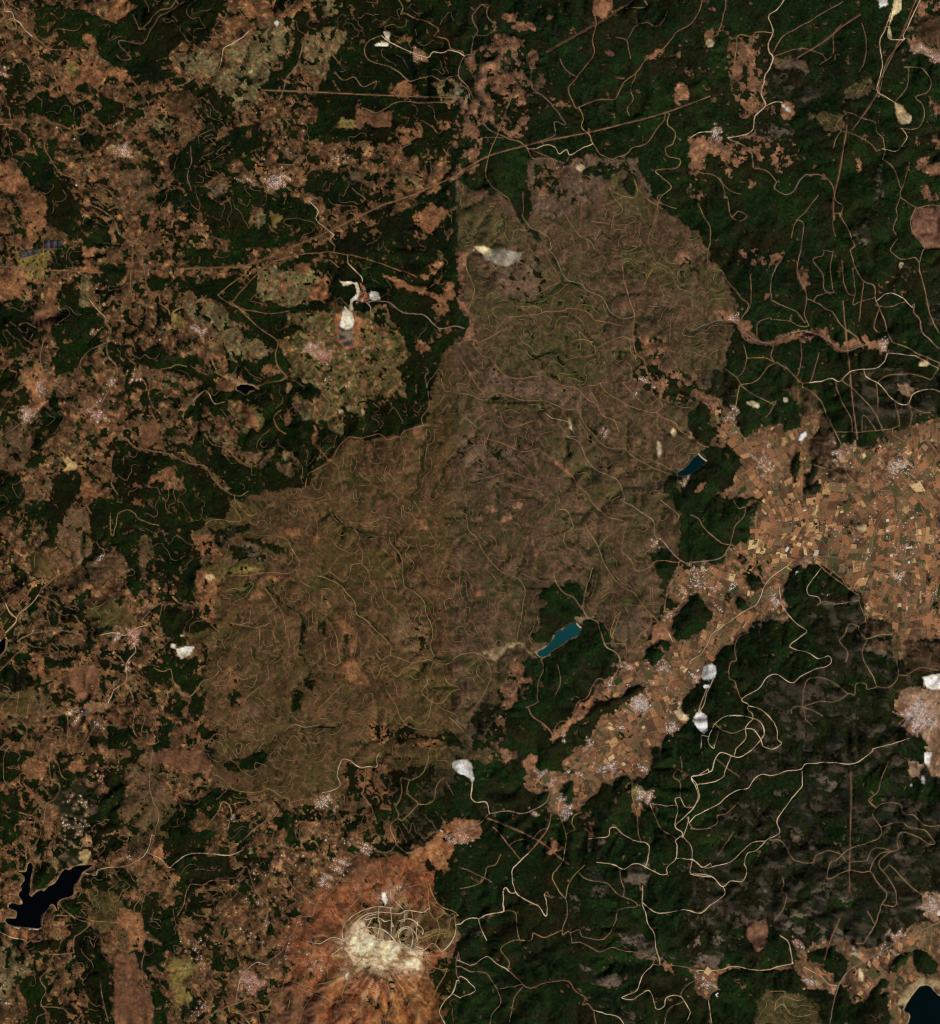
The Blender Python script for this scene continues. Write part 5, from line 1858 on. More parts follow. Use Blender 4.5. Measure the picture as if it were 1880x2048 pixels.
M_wood = mat_attr("woodland_canopy", nscale=0.045, amt=0.38, spec=0.03)

# ---------------------------------------------------------------- mesh builder
def add_mesh(name, verts, faces_flat, nper, mat, colors=None, smooth=True, mats=None, midx=None):
    me = bpy.data.meshes.new(name)
    nv = len(verts); nf = len(faces_flat) // nper
    me.vertices.add(nv); me.vertices.foreach_set("co", np.ascontiguousarray(verts, np.float32).ravel())
    me.loops.add(nf * nper); me.loops.foreach_set("vertex_index", np.ascontiguousarray(faces_flat, np.int32))
    me.polygons.add(nf); me.polygons.foreach_set("loop_start", np.arange(nf, dtype=np.int32) * nper)
    if smooth: me.polygons.foreach_set("use_smooth", np.ones(nf, bool))
    for m in (mats or [mat]): me.materials.append(m)
    if midx is not None: me.polygons.foreach_set("material_index", np.ascontiguousarray(midx, np.int32))
    if colors is not None:
        at = me.color_attributes.new("tone", 'FLOAT_COLOR', 'POINT')
        c4 = np.ones((nv, 4), np.float32); c4[:, :3] = colors
        at.data.foreach_set("color", c4.ravel())
    me.update(calc_edges=True)
    o = bpy.data.objects.new(name, me); COL.objects.link(o)
    return o
def tag(o, label=None, cat=None, group=None, kind=None):
    if label: o["label"] = label
    if cat: o["category"] = cat
    if group: o["group"] = group
    if kind: o["kind"] = kind
    return o

IDX = np.arange(NY * NX).reshape(NY, NX)
def grid_obj(name, cellmask, z, colors, mat):
    """a sheet from the grid cells in cellmask ((NY-1) x (NX-1))"""
    j, i = np.nonzero(cellmask)
    if len(j) == 0: return None
    a = IDX[j, i]; b = IDX[j + 1, i]; c = IDX[j + 1, i + 1]; d = IDX[j, i + 1]
    q4 = np.stack([a, b, c, d], 1).ravel()
    u, inv = np.unique(q4, return_inverse=True)
    V = np.stack([wx_(GX.ravel()[u]), wy_(GY.ravel()[u]), z.ravel()[u]], 1)
    return add_mesh(name, V, inv, 4, mat, colors.reshape(-1, 3)[u])

# ---------------------------------------------------------------- terrain sheets, one for each landform
f_all = forest[:-1, :-1] & forest[1:, :-1] & forest[:-1, 1:] & forest[1:, 1:]
f_any = forest[:-1, :-1] | forest[1:, :-1] | forest[:-1, 1:] | forest[1:, 1:]
fa = f_all.copy()
fa[1:] &= f_all[:-1]; fa[:-1] &= f_all[1:]; fa[:, 1:] &= f_all[:, :-1]; fa[:, :-1] &= f_all[:, 1:]
ground_cells = ~fa
oc = own[:-1, :-1]
FARM = {}
for k, (nm, lb) in enumerate(OWN):
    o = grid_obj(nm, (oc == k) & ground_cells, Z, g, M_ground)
    if o is None: continue
    tag(o, lb, nm.replace('_', ' '), kind='structure')
    if nm == 'farmland': FARM[k] = o
# far country beyond the surveyed sheet
def far_sheet():
    xe = np.concatenate([np.linspace(-9000, X0 - 300, 22), [X0], np.linspace(X0 + 200, X1 - 200, 9), [X1], np.linspace(X1 + 300, 11000, 22)])
    ye = np.concatenate([np.linspace(-9000, Y0 - 300, 22), [Y0], np.linspace(Y0 + 200, Y1 - 200, 9), [Y1], np.linspace(Y1 + 300, 11000, 22)])
    XX, YY = np.meshgrid(xe, ye)
    d = np.maximum(np.maximum(X0 - XX, XX - X1), np.maximum(Y0 - YY, YY - Y1))
    zz = 30 + np.clip(d / 900.0, 0, 1) * 380 * ridged(XX + 9000, YY + 9000, 1500, 701, 3)
    zz = np.where(d <= 0, 30, zz)
    n = fbm(XX, YY, 500, 711, 3)[..., None]
    cc = lin((30, 40, 22)) * KA * (1 - n) + lin((92, 66, 46)) * KA * n
    nxx, nyy = len(xe), len(ye); ii = np.arange(nxx * nyy).reshape(nyy, nxx)
    xm = (xe[:-1] + xe[1:]) / 2; ym = (ye[:-1] + ye[1:]) / 2
    MX, MY = np.meshgrid(xm, ym)
    keep = ~((MX > X0) & (MX < X1) & (MY > Y0) & (MY < Y1))
    j, i = np.nonzero(keep)
    F = np.stack([ii[j, i], ii[j + 1, i], ii[j + 1, i + 1], ii[j, i + 1]], 1).ravel()
    o = add_mesh('far_country', np.stack([wx_(XX).ravel(), wy_(YY).ravel(), zz.ravel()], 1), F, 4, M_ground, cc.reshape(-1, 3).astype(np.float32))
    tag(o, 'dim hill country reaching to the horizon all round', 'hills', kind='structure')
far_sheet()

# ---------------------------------------------------------------- woods: rough canopies standing on the ground
FSEED = [
 (190, 50, 'dark pine forest along the top left, threaded by thin pale forest tracks'),
 (110, 400, 'dark green forest on the left between the bare ridge and the croft country'),
 (330, 1040, 'dense green forest belt left of the burned hillside'),
 (520, 480, 'broken dark woods between the large upper-left village and the mine'),
 (700, 100, 'black-green forest in the upper centre, enclosing the triangular clearing'),
 (820, 640, 'near-black pine forest right of the mine and its grey ponds'),
 (440, 880, 'dark woods with brown openings below the mine country'),
 (1180, 200, 'large deep green forest in the upper centre right, crossed by the straight cut line'),
 (990, 340, 'dark wedge of forest at the northern tip of the burned hillside'),
 (1540, 420, 'wide forest of the upper right, full of looping pale tracks'),
 (1560, 720, 'dark forest north of the farmed plain, laced with pale tracks'),
 (1400, 980, 'smooth dark wooded hill beside the small blue reservoir'),
 (1130, 1330, 'forest on the hills south of the teal reservoir'),
 (1150, 1460, 'long dark wooded ridge pointing into the farm valley'),
 (1480, 1340, 'green forest slope right of the farm valley'),
 (1370, 1240, 'dark rounded wooded knoll north of the farm valley village'),
 (1150, 1700, 'large dark forest of the lower centre right with winding pale roads'),
 (1650, 1700, 'patchy forest and rocky scrub of the lower right'),
 (1150, 1960, 'dark forest along the bottom edge, centre right'),
 (170, 1950, 'forested ridges at the lower left below the black reservoir'),
 (260, 1620, 'dark wood among pale crofts right of the black reservoir'),
 (700, 1600, 'small dark woods scattered over the brown hills of the lower centre left'),
 (90, 1500, 'dark wooded hills crossed by thin tracks at the left edge'),
 (880, 1950, 'narrow dark forest strip along the seam right of the red mountain'),
]
cx = GX[:-1, :-1] + 1; cy = GY[:-1, :-1] + 1
wob = (n_big[:-1, :-1] - 0.5) * 90
best = np.full(cx.shape, 1e9, np.float32); fid = np.zeros(cx.shape, np.int16)
for k, (sx, sy, lb) in enumerate(FSEED):
    d = np.hypot(cx - sx + wob, cy - sy - wob)
    m = d < best; best = np.where(m, d, best); fid = np.where(m, k, fid)
inner = blur(forest.astype(np.float32), 1)
rt = np.random.RandomState(9).rand(NY, NX).astype(np.float32)
tree_h = (6 + 6 * n_mid + 11 * rt) * np.clip((inner - 0.35) * 2.2, 0, 1)
ZF = Z + 1.2 + tree_h
kF = kc * np.where(inner > 0.55, 1.0, 1.0)[..., None]
for k, (sx, sy, lb) in enumerate(FSEED):
    o = grid_obj('forest', f_all & (fid == k), ZF, kF, M_wood)
    if o: tag(o, lb, 'forest', 'woods of the hill country', kind='stuff')
# scattered single bushes and small trees, too many to count
jj, ii = np.nonzero(forest & ~(blur(f_any_pad := np.pad(f_all, ((0, 1), (0, 1))).astype(np.float32), 1) > 0.25))
R = np.random.RandomState(12)
sel = R.rand(len(jj)) < 0.8
jj, ii = jj[sel], ii[sel]
def bushes(jj, ii):
    n = len(jj)
    px = GX[jj, ii] + R.rand(n) * 2 - 1; py = GY[jj, ii] + R.rand(n) * 2 - 1
    r = 7 + 7 * R.rand(n); zb = zat(px, py)
    bx, by = wx_(px), wy_(py)
    V = []; 
    ring = [(math.cos(t), math.sin(t)) for t in np.arange(5) * 2 * math.pi / 5]
    vs = [np.stack([bx, by, zb + 0.85 * r], 1)]
    for (c, s) in ring:
        q = 0.75 + 0.5 * R.rand(n)
        vs.append(np.stack([bx + c * r * q, by + s * r * q, zb - 2], 1))
    V = np.stack(vs, 1).reshape(-1, 3)
    base = (np.arange(n) * 6)[:, None]
    F = np.stack([np.concatenate([base, base + 1 + a, base + 1 + (a + 1) % 5], 1) for a in range(5)], 1).reshape(-1)
    cc = np.repeat(kc[jj, ii], 6, axis=0)
    o = add_mesh('scrub', V, F, 3, M_wood, cc, smooth=True)
    tag(o, 'scattered dark bushes and small trees dotting the open hills', 'bushes', kind='stuff')
bushes(jj, ii)

# ---------------------------------------------------------------- water and dams
WC = {'k': (0.0012, 0.0018, 0.003), 'b': (0.001, 0.015, 0.020), 't': (0.006, 0.058, 0.064), 'n': (0.0012, 0.0058, 0.0068)}
WM = {}
for c, rgb in WC.items():
    m = mat_flat('water_' + {'k': 'black', 'b': 'blue', 't': 'teal', 'n': 'navy'}[c], rgb, 0.25, 0.35, 0.0012, 0.02)
    WM[c] = m
import bmesh
from mathutils.geometry import tessellate_polygon
from mathutils import Vector
for (col, Q, nm), lev in zip(WPOLY, LEV):
    V = np.stack([wx_(Q[:, 0]), wy_(Q[:, 1]), np.full(len(Q), lev)], 1)
    # reach a little under the banks
    cen = V.mean(0)
    tri = tessellate_polygon([[Vector(v) for v in V]])
    F = []
    for t in tri:
        a, b, c = [Vector(V[i]) for i in t]
        if (b - a).cross(c - a).z < 0: t = (t[0], t[2], t[1])
        F += list(t)
    o = add_mesh(nm[0], V, np.array(F), 3, WM[col], smooth=False)
    tag(o, nm[1], 'bay' if nm[0] == 'bay' else nm[0].replace('_', ' '), kind='structure')

M_dam = mat_flat('dam_rockfill', tuple(lin((120, 112, 106)) * KA), 0.9, 0.17)
M_dam2 = mat_flat('dam_earthfill', tuple(lin((170, 146, 110)) * KA), 0.9, 0.17)
M_crest = mat_flat('dam_crest_road', tuple(lin((168, 156, 144)) * KA), 0.9, 0.1)
def dam(p, q, half, label, mat, zc):
    """embankment: crest road along p-q with two sloping faces"""
    p = np.array(p, float); q = np.array(q, float); d = (q - p) / np.hypot(*(q - p)); nn = np.array([-d[1], d[0]])
    root = bpy.data.objects.new('dam', None); COL.objects.link(root)
    mid = (p + q) / 2; root.location = (wx_(mid[0]), wy_(mid[1]), zc)
    tag(root, label, 'dam')
    def strip(name, o0, z0, o1, z1, m):
        vs = []; N = 12
        for i in range(N + 1):
            t = i / N; c = p + (q - p) * t + nn * 1.2 * math.sin(math.pi * t)
            for off, z in ((o0, z0), (o1, z1)):
                e = c + nn * off
                vs.append((wx_(e[0]) - root.location[0], wy_(e[1]) - root.location[1], z))
        F = []
        for i in range(N): F += [2 * i, 2 * i + 1, 2 * i + 3, 2 * i + 2]
        o = add_mesh(name, np.array(vs), np.array(F), 4, m, smooth=False); o.parent = root
    strip('upstream_face', -half, -16, -0.9, 9, mat)
    strip('crest', -0.9, 9, 0.9, 9, M_crest)
    strip('downstream_face', 0.9, 9, half, -22, mat)
def tp(c, r, x, y):
    s = 2.7218 if r == 3 else 2.7056
    return (TX[c] + x * s, TY[r] + y * s)
dam(tp(0, 3, 7.5, 130.2), tp(0, 3, 28.5, 132), 4.5, 'long straight grey rockfill dam holding the black forked reservoir', M_dam, LEV[[i for i, w in enumerate(WPOLY) if 'forked' in w[2][1]][0]])
dam(tp(2, 2, 85.8, 90.2), tp(2, 2, 89.6, 94.6), 3.4, 'small tan earth dam at the head of the teal reservoir', M_dam2, LEV[[i for i, w in enumerate(WPOLY) if 'teal' in w[2][1]][0]])
dam(tp(2, 1, 176, 150.3), tp(2, 1, 182.6, 156), 3.2, 'short tan dam closing the small blue reservoir', M_dam2, LEV[[i for i, w in enumerate(WPOLY) if 'dark blue reservoir' in w[2][1]][0]])

# ---------------------------------------------------------------- roads, tracks, cleared strips
RC = {'w': (176, 156, 130), 't': (120, 98, 74), 'y': (128, 112, 66), 'o': (128, 92, 66), 'O': (170, 82, 44), 'g': (112, 100, 86), 's': (128, 84, 62), 'c': (114, 86, 64), 'd': (66, 46, 34)}
RN = {'w': ('gravel_road', 'gravel road'), 't': ('dirt_track', 'dirt track'), 'y': ('dirt_track', 'dirt track'), 'o': ('dirt_track', 'dirt track'), 'O': ('dirt_track', 'dirt track'), 'g': ('asphalt_road', 'asphalt road'), 's': ('firebreak', 'firebreak'), 'c': ('power_line_clearing', 'cleared strip'), 'd': ('power_line_clearing', 'cleared strip')}
RM = {k: mat_flat('road_surface_' + str(i), tuple(np.minimum(lin(v) * KA, 0.9)), 0.95, 0.45, 0.0035) for i, (k, v) in enumerate(RC.items())}
def ribbon(Q, w, lift, seed=0):
    d = np.gradient(Q, axis=0); d /= (np.hypot(d[:, 0], d[:, 1])[:, None] + 1e-9)
    nn = np.stack([-d[:, 1], d[:, 0]], 1)
    rr = np.random.RandomState(seed + 1)
    k = np.convolve(np.pad(rr.rand(len(Q)), 2, 'edge'), np.ones(5) / 5, 'valid')
    k = np.clip((k - 0.5) * 2.4 + 0.5, 0, 1)
    ww = (w / 2) * (0.42 + 0.95 * k)
    L = Q + nn * ww[:, None]; Rr = Q - nn * ww[:, None]
    zl = zat(L[:, 0], L[:, 1]); zr = zat(Rr[:, 0], Rr[:, 1]); zm = zat(Q[:, 0], Q[:, 1])
    z = np.maximum(np.maximum(zl, zr), zm) + lift
    V = np.empty((len(Q) * 2, 3)); V[0::2] = np.stack([wx_(L[:, 0]), wy_(L[:, 1]), z], 1); V[1::2] = np.stack([wx_(Rr[:, 0]), wy_(Rr[:, 1]), z], 1)
    i = np.arange(len(Q) - 1) * 2
    return V, np.stack([i, i + 1, i + 3, i + 2], 1)
ROAD_Z = {}
PLACE = [(0, 0, 'upper left corner'), (1, 0, 'upper centre left'), (2, 0, 'upper centre right'), (3, 0, 'upper right'), (0, 1, 'left side above the middle'), (1, 1, 'mine country'), (2, 1, 'northern burned hillside'), (3, 1, 'forest north of the plain'), (0, 2, 'left side below the middle'), (1, 2, 'southern burned hillside'), (2, 2, 'country round the teal reservoir'), (3, 2, 'country south of the plain'), (0, 3, 'lower left'), (1, 3, 'red mountain country'), (2, 3, 'lower centre forest'), (3, 3, 'lower right')]
def where(x, y):
    c = min(3, max(0, int(x // 470))); r = min(3, max(0, int(y // 512)))
    return [p[2] for p in PLACE if p[0] == c and p[1] == r][0]
CW = {'w': 'pale', 't': 'tan', 'y': 'yellowish', 'o': 'orange-brown', 'O': 'rust-orange', 'g': 'grey', 's': 'salmon', 'c': 'straight brown', 'd': 'straight dark brown'}
for n, (w, kind, Q) in enumerate(RQ):
    dx, dy = Q[-1] - Q[0]
    V, F = ribbon(Q, w * {'c': 0.34, 'd': 0.34, 'w': 0.66, 't': 0.64, 'g': 0.72}.get(kind, 0.70), 3.0 + (n % 7) * 0.12 - (1.5 if kind in 'cd' else 0), n)
    nm, ct = RN[kind]
    o = add_mesh(nm, V, F.ravel(), 4, RM[kind], smooth=True)
    run = 'running ' + ('east to west' if abs(dx) > 1.8 * abs(dy) else 'north to south' if abs(dy) > 1.8 * abs(dx) else 'diagonally')
    tag(o, f"{CW[kind]} {ct} {run} through the {where(*Q[len(Q)//2])}", ct, f"{ct}s of the {where(*Q[len(Q)//2])}", kind='structure')

CQ.sort(key=lambda P: -len(P))
M_ct = [mat_flat('contour_track_' + n, tuple(lin(c) * KA), 0.95, 0.3, 0.01) for n, c in (('tan', (116, 92, 68)), ('yellow', (108, 98, 60)), ('brown', (112, 80, 60)))]
rest = [[], [], []]
for n, Q in enumerate(CQ):
    inw = not cat(Q[len(Q) // 2, 0], Q[len(Q) // 2, 1], burn)
    V, F = ribbon(Q, 0.7 if inw else 1.0, 3.4, n)
    c = 1 if cat(Q[len(Q) // 2, 0], Q[len(Q) // 2, 1], cls) == CL['E'] else (0 if n % 3 else 2)
    if n < 220:
        o = add_mesh('contour_track', V, F.ravel(), 4, M_ct[c], smooth=True)
        tag(o, f"thin {('tan', 'yellowish', 'brown')[c]} track following the {'wooded' if inw else 'burned'} slope contours in the {where(*Q[len(Q)//2])}", 'dirt track', 'contour tracks of the hill slopes', kind='structure')
    else: rest[c].append((V, F))
for c in range(3):
    if not rest[c]: continue
    Vs, Fs, b = [], [], 0
    for V, F in rest[c]: Vs.append(V); Fs.append(F + b); b += len(V)
    o = add_mesh('faint_tracks', np.vstack(Vs), np.vstack(Fs).ravel(), 4, M_ct[c], smooth=True)
    tag(o, f"short faint {('tan', 'yellowish', 'brown')[c]} contour tracks on the hill slopes", 'tracks', kind='stuff')

# ---------------------------------------------------------------- fields: each parcel its own sheet on the farmland
FP = [((112, 82, 57), 22), ((168, 128, 88), 9), ((148, 104, 73), 13), ((92, 80, 54), 13), ((42, 56, 31), 5), ((110, 90, 66), 10), ((192, 164, 118), 3), ((80, 59, 42), 14), ((132, 90, 64), 14), ((70, 68, 42), 8)]
FM = [mat_flat('field_soil_' + str(i), tuple(np.minimum((0.92 * lin(c) + 0.06 * lin((98, 72, 50))) * KA, 0.9)), 0.95, 0.22, 0.02) for i, (c, w_) in enumerate(FP)]
FW = np.cumsum([w_ for c, w_ in FP]) / float(sum(w_ for c, w_ in FP))
RF = np.random.RandomState(21)
parcels = []
def split(cx_, cy_, w, h, ang, bend):
    """cut a turned block into parcels"""
    big = 7 + 24 * RF.rand() ** 1.7
    if max(w, h) > big and max(w, h) > 9:
        t = 0.36 + 0.28 * RF.rand()
        ca, sa = math.cos(ang), math.sin(ang)
        if w > h * (0.7 + 0.4 * RF.rand()):
            a, b = w * t, w * (1 - t)
            split(cx_ - ca * (w - a) / 2, cy_ - sa * (w - a) / 2, a, h, ang, bend); split(cx_ + ca * (w - b) / 2, cy_ + sa * (w - b) / 2, b, h, ang, bend)
        else:
            a, b = h * t, h * (1 - t)
            split(cx_ + sa * (h - a) / 2, cy_ - ca * (h - a) / 2, w, a, ang, bend); split(cx_ - sa * (h - b) / 2, cy_ + ca * (h - b) / 2, w, b, ang, bend)
        return
    parcels.append((cx_, cy_, w, h, ang))
for bx in range(900, 1960, 84):
    for by in range(840, 2100, 84):
        sel = is_cls('A')[max(0, int((by - 70 - Y0) / ST)):int((by + 70 - Y0) / ST), max(0, int((bx - 70 - X0) / ST)):int((bx + 70 - X0) / ST)]
        if sel.mean() < 0.05: continue
        split(bx, by, 92, 92, (fbm(np.array([[bx]]), np.array([[by]]), 260, 901, 2)[0, 0] - 0.5) * 3.0, 0)
tone_w = lambda x: np.array([1.03, 0.93, 0.78]) if x < 905 else 1.0
items = {k: [] for k in FARM}
for (cx_, cy_, w, h, ang) in parcels:
    if min(w, h) < 2.6: continue
    ca, sa = math.cos(ang), math.sin(ang)
    g_ = 0.25 + 0.45 * RF.rand(); hw, hh = w / 2 - g_, h / 2 - g_
    cor = []
    for u, v in ((-1, -1), (1, -1), (1, 1), (-1, 1)):
        a = u * hw * (0.975 + 0.05 * RF.rand()); b = v * hh * (0.975 + 0.05 * RF.rand())
        cor.append((cx_ + a * ca - b * sa, cy_ + a * sa + b * ca))
    cor = np.array(cor)
    cor[:, 0] += (fbm(cor[:, 0], cor[:, 1], 60, 911, 2) - 0.5) * 34; cor[:, 1] += (fbm(cor[:, 0] + 50, cor[:, 1], 60, 921, 2) - 0.5) * 34
    tx = np.append(cor[:, 0], cor[:, 0].mean()); ty = np.append(cor[:, 1], cor[:, 1].mean())
    if not (cat(tx, ty, cls) == CL['A']).all(): continue
    if RF.rand() < 0.05: continue
    k = int(cat(tx[4], ty[4], own))
    if k not in items: continue
    N, Mv = max(2, int(w / 3) + 1), max(2, int(h / 3) + 1)
    uu, vv = np.meshgrid(np.linspace(0, 1, N + 1), np.linspace(0, 1, Mv + 1))
    P = (cor[0] * ((1 - uu) * (1 - vv))[..., None] + cor[1] * (uu * (1 - vv))[..., None] + cor[2] * (uu * vv)[..., None] + cor[3] * ((1 - uu) * vv)[..., None])
    px, py = P[..., 0].ravel(), P[..., 1].ravel()
    V = np.stack([wx_(px), wy_(py), zat(px, py) + 1.8], 1)
    ii = np.arange((N + 1) * (Mv + 1)).reshape(Mv + 1, N + 1)
    F = np.stack([ii[:-1, :-1], ii[1:, :-1], ii[1:, 1:], ii[:-1, 1:]], -1).reshape(-1, 4)
    nsel = fbm(np.array([[tx[4]]]), np.array([[ty[4]]]), 150, 931, 2)[0, 0]
    m = int(np.searchsorted(FW, min(0.999, RF.rand() * 0.999)))
    if 1480 < tx[4] < 1640 and 1000 < ty[4] < 1130 and RF.rand() < 0.45: m = int(RF.choice([1, 2, 6]))
    if k and 'valley' in OWN[k][1] and m in (1, 4, 6) and RF.rand() < 0.6: m = 8
    items[k].append((w * h, V, F, m))
for k, lst in items.items():
    lst.sort(key=lambda t: -t[0])
    for n, (ar, V, F, m) in enumerate(lst[:300]):
        o = add_mesh('field', V, F.ravel(), 4, FM[m], smooth=True); o.parent = FARM[k]
    if len(lst) > 300:
        Vs, Fs, Ms, b = [], [], [], 0
        for ar, V, F, m in lst[300:]: Vs.append(V); Fs.append(F + b); Ms.append(np.full(len(F), m)); b += len(V)
        o = add_mesh('small_fields', np.vstack(Vs), np.vstack(Fs).ravel(), 4, None, mats=FM, midx=np.concatenate(Ms)); o.parent = FARM[k]; o["kind"] = "stuff"

# ---------------------------------------------------------------- solar farm
M_cell = mat_flat('solar_cells', (0.075, 0.070, 0.088), 0.45, 0.1, 0.05, 0.3)
def solar(c, r, x0, y0, x1, y1, ang, label):
    a = np.array(tp(c, r, x0, y0)); b = np.array(tp(c, r, x1, y1)); mid = (a + b) / 2; W = abs(b - a)
    root = bpy.data.objects.new('solar_farm', None); COL.objects.link(root); z0 = float(zat(mid[0], mid[1]))
    root.location = (wx_(mid[0]), wy_(mid[1]), z0); tag(root, label, 'solar farm')
    ca, sa = math.cos(ang), math.sin(ang)
    n = int(W[1] / 2.1); m = max(1, int(W[0] / 11)); bw = W[0] / m - 0.7
    def table(L, name):
        o = add_mesh(name, np.array([(-L, -7, -1), (L, -7, -1), (L, 7, 3), (-L, 7, 3), (-L, -7, -6), (L, -7, -6), (L, 7, -6), (-L, 7, -6)], float), np.array([0, 1, 2, 3, 0, 4, 5, 1, 1, 5, 6, 2, 2, 6, 7, 3, 3, 7, 4, 0]), 4, M_cell, smooth=False); return o
    t0 = None
    for i in range(m):
        for j in range(n):
            u = (-W[0] / 2 + (i + 0.5) * W[0] / m); v = (-W[1] / 2 + (j + 0.5) * W[1] / n)
            px, py = mid[0] + u * ca - v * sa, mid[1] + u * sa + v * ca
            o = table(bw * PXM / 2, 'panel_row') if t0 is None else t0.copy()
            if t0 is None: t0 = o
            else: COL.objects.link(o)
            o.parent = root; o.location = (wx_(px) - root.location[0], wy_(py) - root.location[1], float(zat(px, py)) - z0 + 8); o.rotation_euler = (0, 0, -ang)
solar(0, 1, 14, 0, 29, 5, -0.28, 'slate-blue solar farm on a tan field at the left edge above the middle')
solar(0, 0, 33, 178, 47, 184, 0.05, 'blue-grey solar rows just north of the tan field at the left edge')
solar(0, 2, 59, 155, 66, 159, 0.05, 'small grey-blue solar field in the lower-left valley')

# ---------------------------------------------------------------- houses and sheds
M_wall = mat_flat('whitewashed_wall', (0.60, 0.56, 0.50), 0.8, 0.06)
M_white = mat_flat('pale_roof', (0.76, 0.70, 0.62), 0.7, 0.08)
M_red = mat_flat('red_tile_roof', (0.55, 0.19, 0.13), 0.8, 0.15)
M_pink = mat_flat('faded_tile_roof', (0.58, 0.33, 0.25), 0.8, 0.15)
M_grey = mat_flat('grey_metal_roof', (0.50, 0.46, 0.42), 0.5, 0.08)
M_brightred = mat_flat('red_metal_roof', (0.62, 0.07, 0.07), 0.6, 0.1)
def house_arr(L, Wd, H):
    l, w = L / 2, Wd / 2; e = 0.6
    V = np.array([(-l, -w, -4), (l, -w, -4), (l, w, -4), (-l, w, -4), (-l, -w, H), (l, -w, H), (l, w, H), (-l, w, H), (-l, 0, H + w * 0.45), (l, 0, H + w * 0.45),
                  (-l - e, -w - e, H), (l + e, -w - e, H), (l + e, w + e, H), (-l - e, w + e, H), (-l - e, 0, H + w * 0.5 + 0.4), (l + e, 0, H + w * 0.5 + 0.4)], float)
    T = [(0, 1, 5), (0, 5, 4), (1, 2, 6), (1, 6, 5), (2, 3, 7), (2, 7, 6), (3, 0, 4), (3, 4, 7), (4, 8, 7), (5, 6, 9), (10, 11, 15), (10, 15, 14), (12, 13, 14), (12, 14, 15)]
    return V, np.array(T), np.array([0] * 10 + [1] * 4)
ROOFM = [M_white, M_red, M_brightred, M_pink, M_grey]
RNAME = ['pale-roofed', 'red-roofed', 'bright red-roofed', 'faded tile-roofed', 'grey-roofed']
hs.sort(key=lambda t: -t[0])
seenp = {}
for n, (ar, px, py, L, W_, H, an, mi, lb, side) in enumerate(hs[:300]):
    V, T, MI = house_arr(L, W_, H)
    z = float(zat(px, py)) + 2
    key = (round(L), mi)
    if key in seenp: o = bpy.data.objects.new('house', seenp[key]); COL.objects.link(o)
    else:
        o = add_mesh('house', V, T.ravel(), 3, None, smooth=False, mats=[M_wall, ROOFM[mi]], midx=MI); seenp[key] = o.data
    o.location = (wx_(px), wy_(py), z); o.rotation_euler = (0, 0, an)
    rel = 'among' if lb.startswith(('scattered', 'the fields', 'the middle')) else 'in'
    size = 'large ' if n < 60 else 'mid-sized '
    def words(sz, sd):
        if rel == 'among': return f"{sz}{RNAME[mi]} house among {lb}" + (f", {sd}" if sd else "")
        return f"{sz}{RNAME[mi]} house " + (f"{'in' if sd == 'middle' else 'on'} the {sd} of {lb}" if sd else f"in {lb}")
    txt = [t_ for t_ in (words(size, side), words('', side), words(size, ''), words('', '')) if len(t_.split()) <= 16]
    tag(o, txt[0] if txt else f"{RNAME[mi]} village house", 'house', f"houses {rel} {lb}")
def merge_houses(lst):
    Vs, Fs, Ms, b = [], [], [], 0
    for (ar, px, py, L, W_, H, an, mi, lb, side) in lst:
        V, T, MI = house_arr(L, W_, H); ca, sa = math.cos(an), math.sin(an)
        X = V[:, 0] * ca - V[:, 1] * sa + float(wx_(px)); Yv = V[:, 0] * sa + V[:, 1] * ca + float(wy_(py))
        Vs.append(np.stack([X, Yv, V[:, 2] + float(zat(px, py)) + 2], 1)); Fs.append(T + b); Ms.append(np.where(MI == 0, 0, 1 + mi)); b += len(V)
    o = add_mesh('small_houses', np.vstack(Vs), np.vstack(Fs).ravel(), 3, None, smooth=False, mats=[M_wall] + ROOFM, midx=np.concatenate(Ms))
    tag(o, 'countless small pale and red-roofed houses of the villages and farms', 'houses', kind='stuff')
merge_houses(hs[300:])

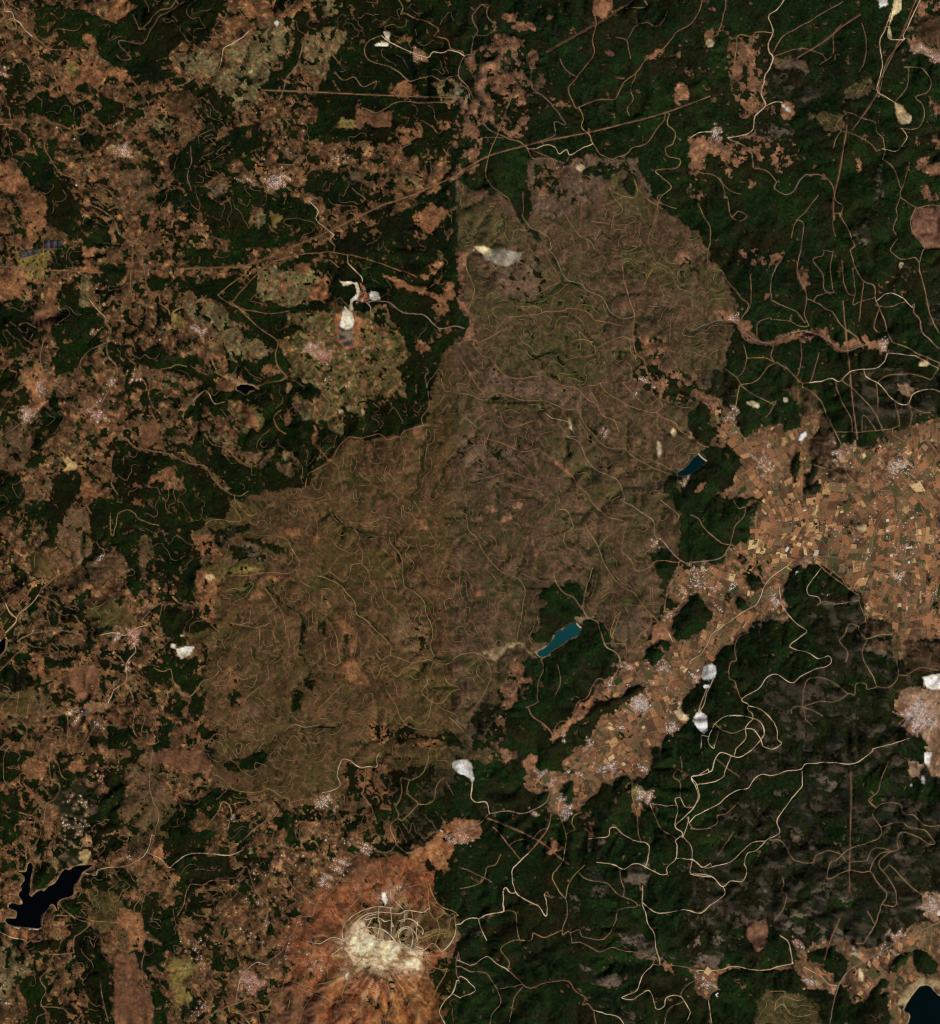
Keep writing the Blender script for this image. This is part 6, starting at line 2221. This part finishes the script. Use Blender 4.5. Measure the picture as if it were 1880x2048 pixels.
def shed(c, r, x, y, L, W_, deg, mi, label):
    px, py = tp(c, r, x, y)
    V, T, MI = house_arr(L * PXM, W_ * PXM, 9)
    V[8:10, 2] = 12; V[14:16, 2] = 12.6
    root = bpy.data.objects.new('warehouse', None); COL.objects.link(root)
    root.location = (wx_(px), wy_(py), float(zat(px, py)) + 3); root.rotation_euler = (0, 0, math.radians(-deg))
    tag(root, label, 'warehouse')
    for nm, sel, m in (('wall', T[:10], M_wall), ('roof', T[10:], ROOFM[mi])):
        u, inv = np.unique(sel, return_inverse=True)
        o = add_mesh(nm, V[u], inv.ravel(), 3, m, smooth=False); o.parent = root
    return root
shed(3, 2, 71.8, 36.5, 10, 5, -60, 0, 'long white shed in the fields west of the roundabout village on the plain')
shed(3, 2, 93.7, 38.3, 8.5, 8, 5, 4, 'large square grey-white warehouse by the junction on the plain')
shed(3, 2, 164.5, 13.2, 7, 3, -20, 0, 'white shed slanting in fields at the plain\'s upper right')
shed(3, 2, 162, 35.2, 13, 3, -10, 0, 'longest thin white shed row on the eastern plain')
shed(3, 2, 146.2, 15, 6, 5, 0, 0, 'small squarish white shed by the plain\'s middle lane')
shed(3, 2, 84.8, 7.6, 6, 3, -10, 0, 'white shed beside the dark green field north of the plain')
shed(3, 2, 149, 41, 6, 4, 0, 0, 'white shed south-east of the long shed row')
shed(3, 2, 79, 54, 5, 8, 5, 4, 'pale works shed at the wooded spur of the plain')
shed(3, 2, 146, 22.5, 5, 4, 0, 0, 'white shed just south of the squarish one on the plain')
shed(3, 2, 162, 46, 4, 5, 0, 0, 'white shed beside the plain\'s main road bend')
shed(3, 3, 20.5, 180, 8, 7, -30, 0, 'bright white factory at the foot of the lower right village')
shed(3, 3, 20.8, 182.6, 5, 2.5, -10, 2, 'red-roofed annex below the bright white factory')
shed(3, 3, 183, 120, 6, 10, 10, 0, 'tall white shed on the lower right edge beside the town')
shed(3, 2, 80, 42, 9, 1.6, 0, 2, 'thin red-roofed shed near the junction on the plain')
for q_, (x_, y_) in enumerate([(96.3, 24.5), (98.3, 27), (100.2, 31), (100.5, 34)]):
    shed(1, 1, x_, y_, 2.6, 4.2, 10, 2, ('northernmost', 'second', 'third', 'southernmost')[q_] + ' of four bright red-roofed mine sheds in a north-south row')
shed(2, 1, 10, 0, 2.5, 2, 0, 0, 'tiny white hut by the terraced grey quarry')
shed(2, 2, 176, 126, 6, 3, -40, 0, 'white-roofed marble works shed beside the stepped white quarry')
shed(1, 3, 175, 64, 2.5, 2, 0, 0, 'white farm shed in the salmon valley east of the works')
print('tris', sum(len(o.data.loop_triangles) or sum(1 for _ in ()) for o in []), 'houses', len(hs), 'contours', len(CT), 'fields', {OWN[k][1][:20]: len(v) for k, v in items.items()}, 'roads', len(RQ), 'bushes', len(jj))
